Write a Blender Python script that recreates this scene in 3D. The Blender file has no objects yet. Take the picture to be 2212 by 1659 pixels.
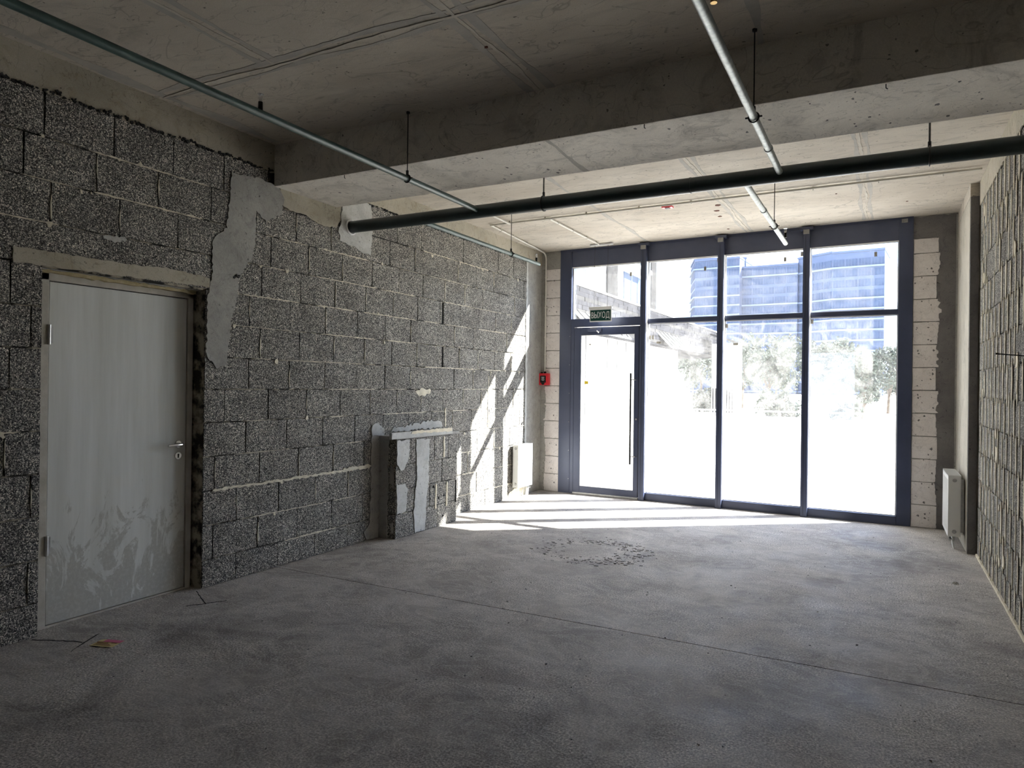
import bpy, bmesh, math, random
from mathutils import Vector, Matrix
random.seed(7)
rnd = random.uniform
scene = bpy.context.scene
COL = scene.collection

# ------------------------------------------------------------------ camera
YAW, PITCH, ROLL = math.radians(28.00237), math.radians(0.0638), math.radians(-0.69846)
F_PX, CAM_H = 1505.09, 1.51
cs, sn = math.cos, math.sin
fwd = Vector((-sn(YAW)*cs(PITCH), cs(YAW)*cs(PITCH), sn(PITCH)))
rgt = Vector((cs(YAW), sn(YAW), 0))
dwn = fwd.cross(rgt)
r2 = rgt*cs(ROLL) + dwn*sn(ROLL)
d2 = -rgt*sn(ROLL) + dwn*cs(ROLL)
cam_data = bpy.data.cameras.new('camera')
cam = bpy.data.objects.new('camera', cam_data)
COL.objects.link(cam)
mx = Matrix(((r2.x, -d2.x, -fwd.x, 0), (r2.y, -d2.y, -fwd.y, 0), (r2.z, -d2.z, -fwd.z, CAM_H), (0, 0, 0, 1)))
cam.matrix_world = mx
cam_data.sensor_fit = 'HORIZONTAL'
cam_data.sensor_width = 36.0
cam_data.lens = F_PX/2212*36
cam_data.clip_end = 2000
scene.camera = cam

# ------------------------------------------------------------------ world, sun, exposure
SUN_DIR = Vector((0.80, 0.60, 0.64)).normalized()      # towards the sun
world = bpy.data.worlds.new('world'); scene.world = world
world.use_nodes = True
wt = world.node_tree
bg = wt.nodes['Background']
sky = wt.nodes.new('ShaderNodeTexSky')
sky.sky_type = 'NISHITA'
sky.sun_disc = False
sky.sun_elevation = math.asin(SUN_DIR.z)
sky.sun_rotation = math.atan2(SUN_DIR.x, SUN_DIR.y)
sky.air_density = 0.75; sky.dust_density = 0.1; sky.ozone_density = 3.0
# broken white cloud over the blue sky
tc = wt.nodes.new('ShaderNodeTexCoord')
cn_ = wt.nodes.new('ShaderNodeTexNoise'); cn_.inputs['Scale'].default_value = 2.6; cn_.inputs['Detail'].default_value = 7; cn_.inputs['Roughness'].default_value = 0.6
wmp = wt.nodes.new('ShaderNodeMapping'); wmp.inputs['Scale'].default_value = (1, 1, 2.2); wmp.inputs['Location'].default_value = (0.3, 0.2, 0)
wt.links.new(tc.outputs['Generated'], wmp.inputs[0]); wt.links.new(wmp.outputs[0], cn_.inputs['Vector'])
crp = wt.nodes.new('ShaderNodeValToRGB'); crp.color_ramp.elements[0].position = 0.44; crp.color_ramp.elements[1].position = 0.60
wt.links.new(cn_.outputs['Fac'], crp.inputs[0])
cmx = wt.nodes.new('ShaderNodeMix'); cmx.data_type = 'RGBA'
wt.links.new(crp.outputs[0], cmx.inputs[0]); wt.links.new(sky.outputs[0], cmx.inputs[6]); cmx.inputs[7].default_value = (6.0, 5.5, 4.8, 1)
wt.links.new(cmx.outputs[2], bg.inputs[0])
bg.inputs[1].default_value = 0.26
sun_data = bpy.data.lights.new('sun', 'SUN')
sun_data.energy = 9.5
sun_data.angle = math.radians(0.55)
sun_data.color = (1.0, 0.94, 0.83)
sun = bpy.data.objects.new('sun', sun_data)
COL.objects.link(sun)
sun.rotation_euler = (-SUN_DIR).to_track_quat('-Z', 'Y').to_euler()
sun.location = (8, 14, 10)
scene.view_settings.view_transform = 'Standard'
scene.view_settings.look = 'None'
scene.view_settings.gamma = 1.0
scene.view_settings.use_curve_mapping = False
scene.view_settings.exposure = 2.18
scene.cycles.max_bounces = 16
scene.cycles.diffuse_bounces = 8
scene.cycles.glossy_bounces = 4
scene.cycles.transparent_max_bounces = 24
scene.cycles.sample_clamp_indirect = 8

# ------------------------------------------------------------------ material helpers
def srgb(r, g, b):
    f = lambda c: (c/255/12.92) if c/255 <= 0.04045 else ((c/255+0.055)/1.055)**2.4
    return (f(r), f(g), f(b), 1)

class NT:
    def __init__(s, name):
        s.m = bpy.data.materials.new(name); s.m.use_nodes = True
        s.t = s.m.node_tree; s.b = s.t.nodes['Principled BSDF']
        s.out = s.t.nodes['Material Output']
        s.geo = None
    def pos(s, scale=(1, 1, 1)):
        if s.geo is None: s.geo = s.t.nodes.new('ShaderNodeNewGeometry')
        if scale == (1, 1, 1): return s.geo.outputs['Position']
        v = s.t.nodes.new('ShaderNodeVectorMath'); v.operation = 'MULTIPLY'
        s.t.links.new(s.geo.outputs['Position'], v.inputs[0]); v.inputs[1].default_value = scale
        return v.outputs[0]
    def noise(s, scale, detail=4, rough=0.55, vec=None, dist=0):
        n = s.t.nodes.new('ShaderNodeTexNoise')
        n.inputs['Scale'].default_value = scale; n.inputs['Detail'].default_value = detail
        n.inputs['Roughness'].default_value = rough; n.inputs['Distortion'].default_value = dist
        s.t.links.new(vec or s.pos(), n.inputs['Vector'])
        return n.outputs['Fac']
    def voro(s, scale, vec=None, out='Color'):
        n = s.t.nodes.new('ShaderNodeTexVoronoi'); n.inputs['Scale'].default_value = scale
        s.t.links.new(vec or s.pos(), n.inputs['Vector'])
        return n.outputs[out]
    def ramp(s, fac, stops):
        n = s.t.nodes.new('ShaderNodeValToRGB')
        e = n.color_ramp.elements
        while len(e) < len(stops): e.new(0.5)
        for i, (p, c) in enumerate(stops):
            e[i].position = p
            e[i].color = c if len(c) == 4 else (*c, 1)
        s.t.links.new(fac, n.inputs[0])
        return n.outputs[0]
    def mix(s, fac, a, b, mode='MIX'):
        n = s.t.nodes.new('ShaderNodeMix'); n.data_type = 'RGBA'; n.blend_type = mode
        for sock, v in ((n.inputs[0], fac), (n.inputs[6], a), (n.inputs[7], b)):
            if hasattr(v, 'is_linked'): s.t.links.new(v, sock)
            else: sock.default_value = v
        return n.outputs[2]
    def math(s, op, a, b=0.0):
        n = s.t.nodes.new('ShaderNodeMath'); n.operation = op
        for i, v in enumerate((a, b)):
            if hasattr(v, 'is_linked'): s.t.links.new(v, n.inputs[i])
            else: n.inputs[i].default_value = v
        return n.outputs[0]
    def bump(s, h, strength=0.5, dist=0.005):
        n = s.t.nodes.new('ShaderNodeBump'); n.inputs['Strength'].default_value = strength
        n.inputs['Distance'].default_value = dist
        s.t.links.new(h, n.inputs['Height']); s.t.links.new(n.outputs[0], s.b.inputs['Normal'])
    def done(s, col, rough=0.9, metal=0.0, spec=0.3):
        if hasattr(col, 'is_linked'): s.t.links.new(col, s.b.inputs['Base Color'])
        else: s.b.inputs['Base Color'].default_value = col
        if hasattr(rough, 'is_linked'): s.t.links.new(rough, s.b.inputs['Roughness'])
        else: s.b.inputs['Roughness'].default_value = rough
        s.b.inputs['Metallic'].default_value = metal
        s.b.inputs['Specular IOR Level'].default_value = spec
        return s.m

def g(v): return (v, v, v, 1)
def noisy(name, a, b, scale=8, rough=0.8, metal=0.0, bump=0.0, bscale=60, spec=0.3, stretch=(1, 1, 1), lo=0.3, hi=0.7):
    n = NT(name)
    f = n.noise(scale, 5, 0.6, n.pos(stretch))
    c = n.ramp(f, [(lo, a), (hi, b)])
    if bump: n.bump(n.noise(bscale, 4), bump, 0.004)
    return n.done(c, rough, metal, spec)

def mat_cinder(name, tone=1.0, warm=0.0, relief=1.0):
    n = NT(name)
    v = n.voro(185); sep = n.t.nodes.new('ShaderNodeSeparateColor'); n.t.links.new(v, sep.inputs[0])
    grain = n.ramp(sep.outputs[0], [(0.0, g(0.018*tone)), (0.34, g(0.06*tone)), (0.62, (0.155*tone, 0.15*tone, 0.148*tone*(1-warm), 1)), (0.86, (0.30*tone, 0.29*tone, 0.275*tone*(1-warm), 1)), (1.0, (0.52*tone, 0.50*tone, 0.45*tone, 1))])
    pores = n.ramp(n.noise(150, 3, 0.7), [(0.36, g(0.12)), (0.50, g(1))])
    big = n.ramp(n.noise(2.3, 4, 0.6), [(0.3, (0.80, 0.78, 0.77, 1)), (0.7, (1.18, 1.17, 1.15, 1))])
    c = n.mix(1.0, grain, pores, 'MULTIPLY')
    c = n.mix(1.0, c, big, 'MULTIPLY')
    # pale cement smears
    smear = n.ramp(n.noise(5.0, 6, 0.75, dist=0.6), [(0.66, g(0)), (0.80, g(1))])
    c = n.mix(n.math('MULTIPLY', smear, 0.35), c, (0.42, 0.39, 0.32, 1))
    h = n.math('ADD', n.math('MULTIPLY', sep.outputs[0], 0.6), n.noise(100, 3, 0.7))
    n.bump(h, relief, 0.006)
    return n.done(c, 0.95, spec=0.15)

def mat_concrete(name, a, b, stain, scale=1.6, rough=0.85, speck=0.5, stretch=(1, 1, 1), bumpv=0.35):
    n = NT(name)
    big = n.ramp(n.noise(scale, 6, 0.62, n.pos(stretch), 0.4), [(0.30, a), (0.70, b)])
    st = n.ramp(n.noise(scale*2.7, 7, 0.7, n.pos(stretch), 1.2), [(0.50, g(0)), (0.72, g(1))])
    c = n.mix(n.math('MULTIPLY', st, 0.6), big, stain)
    cr_ = n.ramp(n.noise(scale*1.9, 3, 0.5, n.pos(stretch), 2.0), [(0.488, g(1)), (0.5, g(0.62)), (0.512, g(1))])
    c = n.mix(0.8, c, n.mix(1.0, c, cr_, 'MULTIPLY'))
    fine = n.ramp(n.noise(150, 3, 0.7), [(0.25, g(0.72)), (0.75, g(1.22))])
    c = n.mix(speck, c, n.mix(1.0, c, fine, 'MULTIPLY'))
    pits = n.ramp(n.noise(34, 2, 0.5), [(0.24, g(0.3)), (0.30, g(1))])
    c = n.mix(1.0, c, pits, 'MULTIPLY')
    n.bump(n.math('ADD', n.noise(28, 6, 0.7), n.math('MULTIPLY', pits, 0.3)), bumpv, 0.006)
    return n.done(c, rough, spec=0.25)

M = {}
M['cinder'] = mat_cinder('cinder_block', 2.0, 0.05)
M['cinder_pale'] = mat_cinder('cinder_block_right', 1.6, 0.06, 0.45)
M['mortar_back'] = noisy('mortar_bed', (0.03, 0.029, 0.026, 1), (0.40, 0.36, 0.28, 1), 9, 0.95, bump=0.6, lo=0.46, hi=0.60)
M['mortar'] = noisy('mortar', (0.52, 0.48, 0.38, 1), (0.82, 0.76, 0.62, 1), 14, 0.95, bump=0.8)
M['mortar_dark'] = noisy('mortar_dark', g(0.012), g(0.06), 30, 0.95, bump=1)
M['glue'] = noisy('pale_joint_glue', (0.60, 0.54, 0.41, 1), (0.80, 0.74, 0.60, 1), 12, 0.9, bump=0.5)
M['ceiling'] = mat_concrete('ceiling_concrete', (0.48, 0.43, 0.36, 1), (0.63, 0.585, 0.51, 1), (0.33, 0.31, 0.27, 1), 1.1, stretch=(0.7, 1.6, 1))
M['beam'] = mat_concrete('beam_concrete', (0.62, 0.58, 0.52, 1), (0.80, 0.76, 0.69, 1), (0.25, 0.24, 0.22, 1), 1.5, bumpv=0.5)
M['seam'] = noisy('form_joint_smear', (0.36, 0.345, 0.32, 1), (0.48, 0.455, 0.41, 1), 7, 0.8, bump=0.4)
M['seam_light'] = noisy('form_joint_ridge', (0.48, 0.45, 0.39, 1), (0.6, 0.57, 0.5, 1), 9, 0.8, bump=0.3)
M['band'] = mat_concrete('band_concrete', (0.38, 0.35, 0.28, 1), (0.52, 0.48, 0.39, 1), (0.33, 0.27, 0.17, 1), 2.0)
M['plaster'] = mat_concrete('grey_plaster', (0.30, 0.29, 0.27, 1), (0.42, 0.41, 0.38, 1), (0.19, 0.185, 0.18, 1), 3.0, bumpv=0.5)
M['plaster_light'] = mat_concrete('pale_plaster', (0.44, 0.44, 0.42, 1), (0.62, 0.62, 0.60, 1), (0.36, 0.35, 0.31, 1), 4.0, bumpv=0.5)
M['plaster_dark'] = mat_concrete('dark_plaster', (0.15, 0.14, 0.14, 1), (0.22, 0.21, 0.205, 1), (0.12, 0.115, 0.12, 1), 2.5)
M['column'] = mat_concrete('column_concrete', (0.40, 0.375, 0.31, 1), (0.55, 0.52, 0.45, 1), (0.28, 0.25, 0.2, 1), 2.0, stretch=(1, 1, 0.35))
M['aerated'] = mat_concrete('aerated_block', (0.72, 0.67, 0.65, 1), (0.82, 0.78, 0.76, 1), (0.60, 0.55, 0.53, 1), 3.0, bumpv=0.6)
M['steel_frame'] = noisy('navy_frame_paint', (0.042, 0.053, 0.098, 1), (0.057, 0.070, 0.128, 1), 3, 0.38, bump=0.05, spec=0.5)
M['steel_panel'] = noisy('navy_panel_paint', (0.060, 0.072, 0.124, 1), (0.082, 0.094, 0.152, 1), 4, 0.45, spec=0.5)
M['gasket'] = noisy('black_gasket', g(0.006), g(0.012), 10, 0.6)
M['white_edge'] = noisy('white_spacer', g(0.7), g(0.8), 10, 0.5)
M['pipe_green'] = noisy('green_painted_pipe', (0.020, 0.046, 0.041, 1), (0.055, 0.11, 0.096, 1), 7, 0.42, spec=0.5, stretch=(3, 1, 3))
M['pipe_dark'] = noisy('dark_green_main', (0.004, 0.013, 0.015, 1), (0.008, 0.022, 0.024, 1), 5, 0.35, spec=0.5)
M['pipe_zinc'] = noisy('galvanised_pipe', (0.20, 0.235, 0.225, 1), (0.42, 0.46, 0.44, 1), 30, 0.45, 0.35, bump=0.1, spec=0.5)
M['rod'] = noisy('threaded_rod', g(0.03), g(0.09), 50, 0.5, 0.6)
M['clamp'] = noisy('pipe_clamp', g(0.02), g(0.06), 20, 0.4, 0.5)
M['zinc'] = noisy('zinc', g(0.45), g(0.6), 20, 0.35, 0.8)
M['chrome'] = noisy('chrome', g(0.7), g(0.8), 20, 0.2, 0.9)
M['conduit'] = noisy('white_conduit', (0.62, 0.60, 0.54, 1), (0.72, 0.70, 0.64, 1), 5, 0.5)
M['brass'] = noisy('brass', (0.5, 0.33, 0.12, 1), (0.62, 0.42, 0.16, 1), 20, 0.35, 0.9)
M['white_paint'] = noisy('radiator_enamel', (0.72, 0.73, 0.72, 1), (0.80, 0.80, 0.79, 1), 3, 0.3, spec=0.5)
M['rad_dark'] = noisy('radiator_gap', g(0.05), g(0.1), 10, 0.7)
M['plug'] = noisy('radiator_plug', g(0.35), g(0.5), 30, 0.35, 0.7)
M['red'] = noisy('red_plastic', (0.62, 0.018, 0.03, 1), (0.72, 0.03, 0.045, 1), 4, 0.35, spec=0.5)
M['black'] = noisy('black_plastic', g(0.008), g(0.016), 4, 0.4)
M['white_plastic'] = noisy('white_plastic', g(0.68), g(0.75), 4, 0.4)
M['sign_green'] = noisy('sign_green', (0.004, 0.045, 0.036, 1), (0.006, 0.055, 0.045, 1), 4, 0.35)
M['yellow'] = noisy('yellow_sticker', (0.75, 0.55, 0.03, 1), (0.82, 0.62, 0.06, 1), 30, 0.6)
M['tab'] = noisy('grey_tab', (0.30, 0.28, 0.24, 1), (0.45, 0.42, 0.36, 1), 40, 0.8)
M['pink'] = noisy('pink_print', (0.6, 0.12, 0.25, 1), (0.7, 0.2, 0.32, 1), 60, 0.6)
M['leaflet'] = noisy('leaflet_paper', (0.62, 0.50, 0.20, 1), (0.72, 0.6, 0.32, 1), 60, 0.6)
M['ink'] = noisy('brown_print', (0.25, 0.12, 0.05, 1), (0.35, 0.2, 0.1, 1), 60, 0.6)
M['rust'] = noisy('rust', (0.06, 0.02, 0.01, 1), (0.16, 0.05, 0.03, 1), 60, 0.9)
M['foam'] = noisy('yellow_foam', (0.42, 0.34, 0.18, 1), (0.60, 0.52, 0.33, 1), 25, 0.95, bump=1)
M['hole'] = noisy('dark_hollow', g(0.004), g(0.012), 10, 1.0)

# door sheet: white steel with wiped dust
def mat_door():
    n = NT('door_sheet')
    streak = n.noise(1.0, 5, 0.6, n.pos((10, 10, 0.7)))
    base = n.ramp(streak, [(0.3, (0.60, 0.60, 0.56, 1)), (0.7, (0.76, 0.765, 0.74, 1))])
    sep = n.t.nodes.new('ShaderNodeSeparateXYZ'); n.t.links.new(n.pos(), sep.inputs[0])
    hgt = n.math('SUBTRACT', 1.28, n.math('MULTIPLY', sep.outputs[2], 0.72))
    wip = n.noise(3.2, 8, 0.72, n.pos((1, 1.5, 0.8)), 1.6)
    mask = n.ramp(n.math('MULTIPLY', wip, hgt), [(0.46, g(0)), (0.50, g(1))])
    spots = n.ramp(n.noise(45, 3, 0.6), [(0.45, g(0)), (0.7, g(1))])
    c = n.mix(n.math('MULTIPLY', mask, 0.8), base, (0.42, 0.41, 0.37, 1))
    c = n.mix(n.math('MULTIPLY', n.math('MULTIPLY', spots, mask), 0.4), c, (0.70, 0.70, 0.66, 1))
    c = n.mix(n.ramp(n.noise(2.0, 4, 0.6, n.pos((1, 8, 0.6))), [(0.62, g(0)), (0.85, g(0.5))]), c, (0.50, 0.47, 0.36, 1))
    return n.done(c, 0.55, spec=0.4)
M['door'] = mat_door()
M['door_frame'] = noisy('dusty_door_frame', (0.42, 0.39, 0.33, 1), (0.60, 0.57, 0.51, 1), 9, 0.7, bump=0.3)

# screed floor
def mat_floor():
    n = NT('screed_floor')
    big = n.ramp(n.noise(0.75, 6, 0.6, dist=0.9), [(0.28, (0.20, 0.184, 0.172, 1)), (0.5, (0.33, 0.305, 0.28, 1)), (0.75, (0.46, 0.43, 0.395, 1))])
    sw = n.ramp(n.noise(1.7, 7, 0.66, n.pos((1, 1.25, 1)), 1.3), [(0.44, g(0)), (0.60, g(1))])
    c = n.mix(n.math('MULTIPLY', sw, 0.42), big, (0.60, 0.565, 0.52, 1))
    arcs = n.ramp(n.noise(2.6, 5, 0.55, n.pos((1, 1.5, 1)), 3.0), [(0.47, g(0)), (0.52, g(1)), (0.60, g(0.15))])
    c = n.mix(n.math('MULTIPLY', arcs, 0.30), c, (0.66, 0.63, 0.58, 1))
    damp = n.ramp(n.noise(1.15, 5, 0.6, n.pos((1.1, 1, 1)), 0.5), [(0.56, g(0)), (0.70, g(1))])
    c = n.mix(n.math('MULTIPLY', damp, 0.62), c, (0.13, 0.115, 0.115, 1))
    pk = n.ramp(n.noise(0.9, 3, 0.5, n.pos((1, 1.3, 1))), [(0.55, g(0)), (0.75, g(1))])
    c = n.mix(n.math('MULTIPLY', pk, 0.16), c, (0.30, 0.20, 0.19, 1))
    fine = n.ramp(n.noise(95, 2, 0.8), [(0.36, g(0.42)), (0.50, g(0.95)), (0.66, g(1.85))])
    rub = n.ramp(n.noise(1.3, 4, 0.6, None, 1.0), [(0.35, g(0.35)), (0.62, g(1.0))])
    c = n.mix(rub, c, n.mix(1.0, c, fine, 'MULTIPLY'))
    n.bump(n.math('ADD', n.noise(90, 4, 0.7), n.math('MULTIPLY', n.noise(5, 5, 0.6), 2.0)), 0.35, 0.004)
    r = n.ramp(n.noise(2.2, 4, 0.6), [(0.3, g(0.62)), (0.7, g(0.85))])
    return n.done(c, r, spec=0.4)
M['floor'] = mat_floor()
M['floor_patch'] = noisy('rough_screed', (0.17, 0.165, 0.16, 1), (0.40, 0.39, 0.37, 1), 20, 0.9, bump=1, bscale=50)

# dusty see-through glass
def mat_glass(name, lo, hi, scale=2.2, tint=(0.93, 0.96, 1.0, 1), zfall=False):
    n = NT(name); t = n.t
    t.nodes.remove(n.b)
    tr = t.nodes.new('ShaderNodeBsdfTransparent'); tr.inputs[0].default_value = tint
    gl = t.nodes.new('ShaderNodeBsdfGlossy'); gl.inputs['Roughness'].default_value = 0.03
    gl.inputs[0].default_value = (0.9, 0.9, 0.9, 1)
    lw = t.nodes.new('ShaderNodeLayerWeight'); lw.inputs[0].default_value = 0.5
    p4 = n.math('POWER', lw.outputs['Facing'], 4.0)
    fr = n.math('ADD', n.math('MULTIPLY', p4, 0.45), 0.025).node
    m1 = t.nodes.new('ShaderNodeMixShader')
    t.links.new(fr.outputs[0], m1.inputs[0]); t.links.new(tr.outputs[0], m1.inputs[1]); t.links.new(gl.outputs[0], m1.inputs[2])
    tl = t.nodes.new('ShaderNodeBsdfTranslucent'); tl.inputs[0].default_value = (0.9, 0.9, 0.9, 1)
    df = t.nodes.new('ShaderNodeBsdfDiffuse'); df.inputs[0].default_value = (0.75, 0.74, 0.72, 1)
    md = t.nodes.new('ShaderNodeMixShader'); md.inputs[0].default_value = 0.3
    t.links.new(tl.outputs[0], md.inputs[1]); t.links.new(df.outputs[0], md.inputs[2])
    m2 = t.nodes.new('ShaderNodeMixShader')
    f = n.ramp(n.noise(scale, 9, 0.78, n.pos((1, 1, 1)), 2.6), [(0.40, g(lo)), (0.68, g(hi))])
    f2 = n.ramp(n.noise(55, 3, 0.7), [(0.62, g(0)), (0.72, g(hi*0.8))])
    fsum = n.math('ADD', f, f2)
    if zfall:
        sep = t.nodes.new('ShaderNodeSeparateXYZ'); t.links.new(n.pos(), sep.inputs[0])
        z = n.ramp(n.math('MULTIPLY', sep.outputs[2], 0.4), [(0.25, g(0.35)), (0.45, g(1.0)), (0.80, g(0.9)), (1.0, g(0.45))])
        fsum = n.math('MULTIPLY', fsum, z)
    t.links.new(fsum, m2.inputs[0]); t.links.new(m1.outputs[0], m2.inputs[1]); t.links.new(md.outputs[0], m2.inputs[2])
    t.links.new(m2.outputs[0], n.out.inputs[0])
    return n.m
M['glass'] = mat_glass('clear_glass', 0.012, 0.035)
M['glass_dusty'] = mat_glass('dusty_glass', 0.02, 0.095, zfall=True)
M['film'] = mat_glass('protective_film', 0.03, 0.05, 3.0)

# outdoors
M['paving'] = noisy('pale_paving', (0.60, 0.565, 0.51, 1), (0.72, 0.685, 0.62, 1), 1.5, 0.9)
M['render_white'] = noisy('white_render', (0.72, 0.71, 0.69, 1), (0.80, 0.79, 0.77, 1), 1, 0.9)
M['roof_grey'] = noisy('grey_roof_shingle', (0.018, 0.018, 0.021, 1), (0.04, 0.04, 0.045, 1), 3, 0.95, spec=0.02)
M['clad_grey'] = noisy('grey_cladding', (0.03, 0.029, 0.029, 1), (0.05, 0.049, 0.049, 1), 4, 0.95, spec=0.02)
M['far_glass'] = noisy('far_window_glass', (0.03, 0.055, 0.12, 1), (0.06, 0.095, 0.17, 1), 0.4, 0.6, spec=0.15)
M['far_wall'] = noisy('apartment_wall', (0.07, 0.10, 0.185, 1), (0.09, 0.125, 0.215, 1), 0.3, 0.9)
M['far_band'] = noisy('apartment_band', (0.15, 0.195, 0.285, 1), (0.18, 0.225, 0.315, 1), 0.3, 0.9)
M['leaf'] = noisy('leaf', (0.05, 0.065, 0.05, 1), (0.13, 0.15, 0.12, 1), 6, 0.8)
M['bark'] = noisy('bark', (0.08, 0.06, 0.045, 1), (0.16, 0.13, 0.1, 1), 10, 0.9)
M['steel_outside'] = noisy('galvanised_rail', g(0.55), g(0.65), 3, 0.5)

# ------------------------------------------------------------------ geometry helpers
class MB:
    def __init__(s): s.v = []; s.f = []; s.sm = []
    def add(s, vs, fs, smooth=False):
        o = len(s.v); s.v += [tuple(p) for p in vs]
        s.f += [tuple(i+o for i in f) for f in fs]; s.sm += [smooth]*len(fs)
        return s
    def box(s, a, b):
        x0, y0, z0 = (min(a[i], b[i]) for i in range(3)); x1, y1, z1 = (max(a[i], b[i]) for i in range(3))
        return s.add([(x0, y0, z0), (x1, y0, z0), (x1, y1, z0), (x0, y1, z0), (x0, y0, z1), (x1, y0, z1), (x1, y1, z1), (x0, y1, z1)],
                     [(0, 3, 2, 1), (4, 5, 6, 7), (0, 1, 5, 4), (1, 2, 6, 5), (2, 3, 7, 6), (3, 0, 4, 7)])
    def bbox(s, a, b, c=0.004):
        """box with chamfered edges"""
        bm = bmesh.new()
        bmesh.ops.create_cube(bm, size=1)
        for v in bm.verts:
            v.co = Vector([(a[i]+b[i])/2 + v.co[i]*abs(b[i]-a[i]) for i in range(3)])
        bmesh.ops.bevel(bm, geom=bm.edges[:], offset=c, segments=2, affect='EDGES', profile=0.6)
        bm.verts.index_update()
        s.add([v.co[:] for v in bm.verts], [[v.index for v in f.verts] for f in bm.faces]); bm.free()
        return s
    def tube(s, pts, r, n=16, caps=True, closed=False):
        pts = [Vector(p) for p in pts]; rings = []
        rr = r if isinstance(r, (list, tuple)) else [r]*len(pts)
        up = None
        for i, p in enumerate(pts):
            if closed: d = pts[(i+1) % len(pts)] - pts[i-1]
            else: d = (pts[min(i+1, len(pts)-1)] - pts[max(i-1, 0)])
            d.normalize()
            if up is None:
                up = Vector((0, 0, 1)) if abs(d.z) < 0.9 else Vector((1, 0, 0))
            x = d.cross(up).normalized(); y = x.cross(d).normalized(); up = y
            rings.append([p + (x*math.cos(2*math.pi*k/n) + y*math.sin(2*math.pi*k/n))*rr[i] for k in range(n)])
        vs = [v for R in rings for v in R]; fs = []
        m = len(rings)
        for i in range(m if closed else m-1):
            j = (i+1) % m
            for k in range(n):
                fs.append((i*n+k, i*n+(k+1) % n, j*n+(k+1) % n, j*n+k))
        s.add(vs, fs, True)
        if caps and not closed:
            s.add([v for v in rings[0]], [tuple(range(n))[::-1]])
            s.add([v for v in rings[-1]], [tuple(range(n))])
        return s
    def slab(s, poly, t, axis):
        """poly: list of 2-D points; axis maps (a, b, depth) to xyz; extruded from depth 0 to t"""
        n = len(poly)
        A = [axis(p[0], p[1], t) for p in poly]; B = [axis(p[0], p[1], 0) for p in poly]
        s.add(A + B, [tuple(range(n)), tuple(range(2*n-1, n-1, -1))] + [(i, n+i, n+(i+1) % n, (i+1) % n) for i in range(n)])
        return s
    def mesh(s, name, mat):
        me = bpy.data.meshes.new(name)
        me.from_pydata(s.v, [], s.f)
        for p, q in zip(me.polygons, s.sm): p.use_smooth = q
        bm = bmesh.new(); bm.from_mesh(me); bmesh.ops.recalc_face_normals(bm, faces=bm.faces[:]); bm.to_mesh(me); bm.free()
        if mat: me.materials.append(M[mat] if isinstance(mat, str) else mat)
        return me
    def build(s, name, mat, parent=None, **k):
        return put(name, s.mesh(name, mat), parent, **k)

def tag(o, label=None, cat=None, group=None, kind=None):
    if label: o['label'] = label
    if cat: o['category'] = cat
    if group: o['group'] = group
    if kind: o['kind'] = kind
    return o
def put(name, me, parent=None, loc=None, rz=0.0, kind=None, label=None):
    o = bpy.data.objects.new(name, me); COL.objects.link(o)
    if parent: o.parent = parent
    if loc: o.location = loc
    if rz: o.rotation_euler = (0, 0, rz)
    if kind: o['kind'] = kind
    if label: o['label'] = label
    return o
def empty(name, loc=(0, 0, 0), rz=0.0):
    o = bpy.data.objects.new(name, None); COL.objects.link(o)
    o.location = loc; o.rotation_euler = (0, 0, rz); o.empty_display_size = 0.1
    return o
def ragged(poly, j=0.006, step=0.03):
    out = []
    n = len(poly)
    for i in range(n):
        a = Vector(poly[i]); b = Vector(poly[(i+1) % n]); L = (b-a).length
        k = max(1, int(L/step)); d = (b-a)/max(L, 1e-6); nn = Vector((-d.y, d.x))
        for q in range(k):
            p = a + (b-a)*(q/k) + nn*rnd(-j, j)
            out.append((p.x, p.y))
    return out

LWX, RWX, CEIL = -4.35, 0.775, 3.42
FTH = math.atan(0.045)
F0 = Vector((-4.05, 9.05, 0))                     # facade origin: inner face, left edge of the glazing
def FA(o):                                        # put an object into the facade's frame
    o.location = F0; o.rotation_euler = (0, 0, -FTH); return o
def fw(u, v, z):
    return (F0.x + u*math.cos(FTH) + v*math.sin(FTH), F0.y - u*math.sin(FTH) + v*math.cos(FTH), z)
axL = lambda x0: (lambda a, b, t: (x0 + t, a, b))     # on the left wall, proud by t towards the room
axR = lambda x0: (lambda a, b, t: (x0 - t, a, b))
axC = lambda z0: (lambda a, b, t: (a, b, z0 - t))     # on a soffit
axF = lambda z0: (lambda a, b, t: (a, b, z0 + t))     # on a floor
axV = lambda v0: (lambda a, b, t: (a, v0 - t, b))     # on the facade, proud into the room

# ------------------------------------------------------------------ large structure
fl = MB().box((LWX-0.3, -3, -0.2), (0.98, 4.120, 0)).build('floor', 'floor')
tag(fl, 'blotchy grey concrete screed floor crossed by a thin saw-cut joint', 'floor', kind='structure')
MB().box((LWX-0.3, 4.129, -0.2), (0.98, 9.3, 0)).build('screed_slab', 'floor', fl)
MB().box((LWX-0.3, 4.119, -0.2), (0.98, 4.13, -0.012)).build('joint_bottom', 'hole', fl)
def crack(pts, w=0.004):
    p = []; q = []
    for i, a in enumerate(pts):
        for _ in range(1):
            p.append((a[0]-w*0.5, a[1]+w)); q.append((a[0]+w*0.5, a[1]-w))
    MB().slab(p + q[::-1], 0.0012, axF(0)).build('crack', 'hole', fl)
def wob(a, b, n=10, j=0.006):
    return [(a[0]+(b[0]-a[0])*i/n+rnd(-j, j), a[1]+(b[1]-a[1])*i/n+rnd(-j, j)) for i in range(n+1)]
crack(wob((-4.33, 2.27), (-4.05, 2.39))); crack(wob((-4.10, 2.52), (-3.96, 2.27)))
crack(wob((-4.33, 3.36), (-4.03, 3.20))); crack(wob((-4.11, 3.10), (-3.97, 3.32)))

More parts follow.
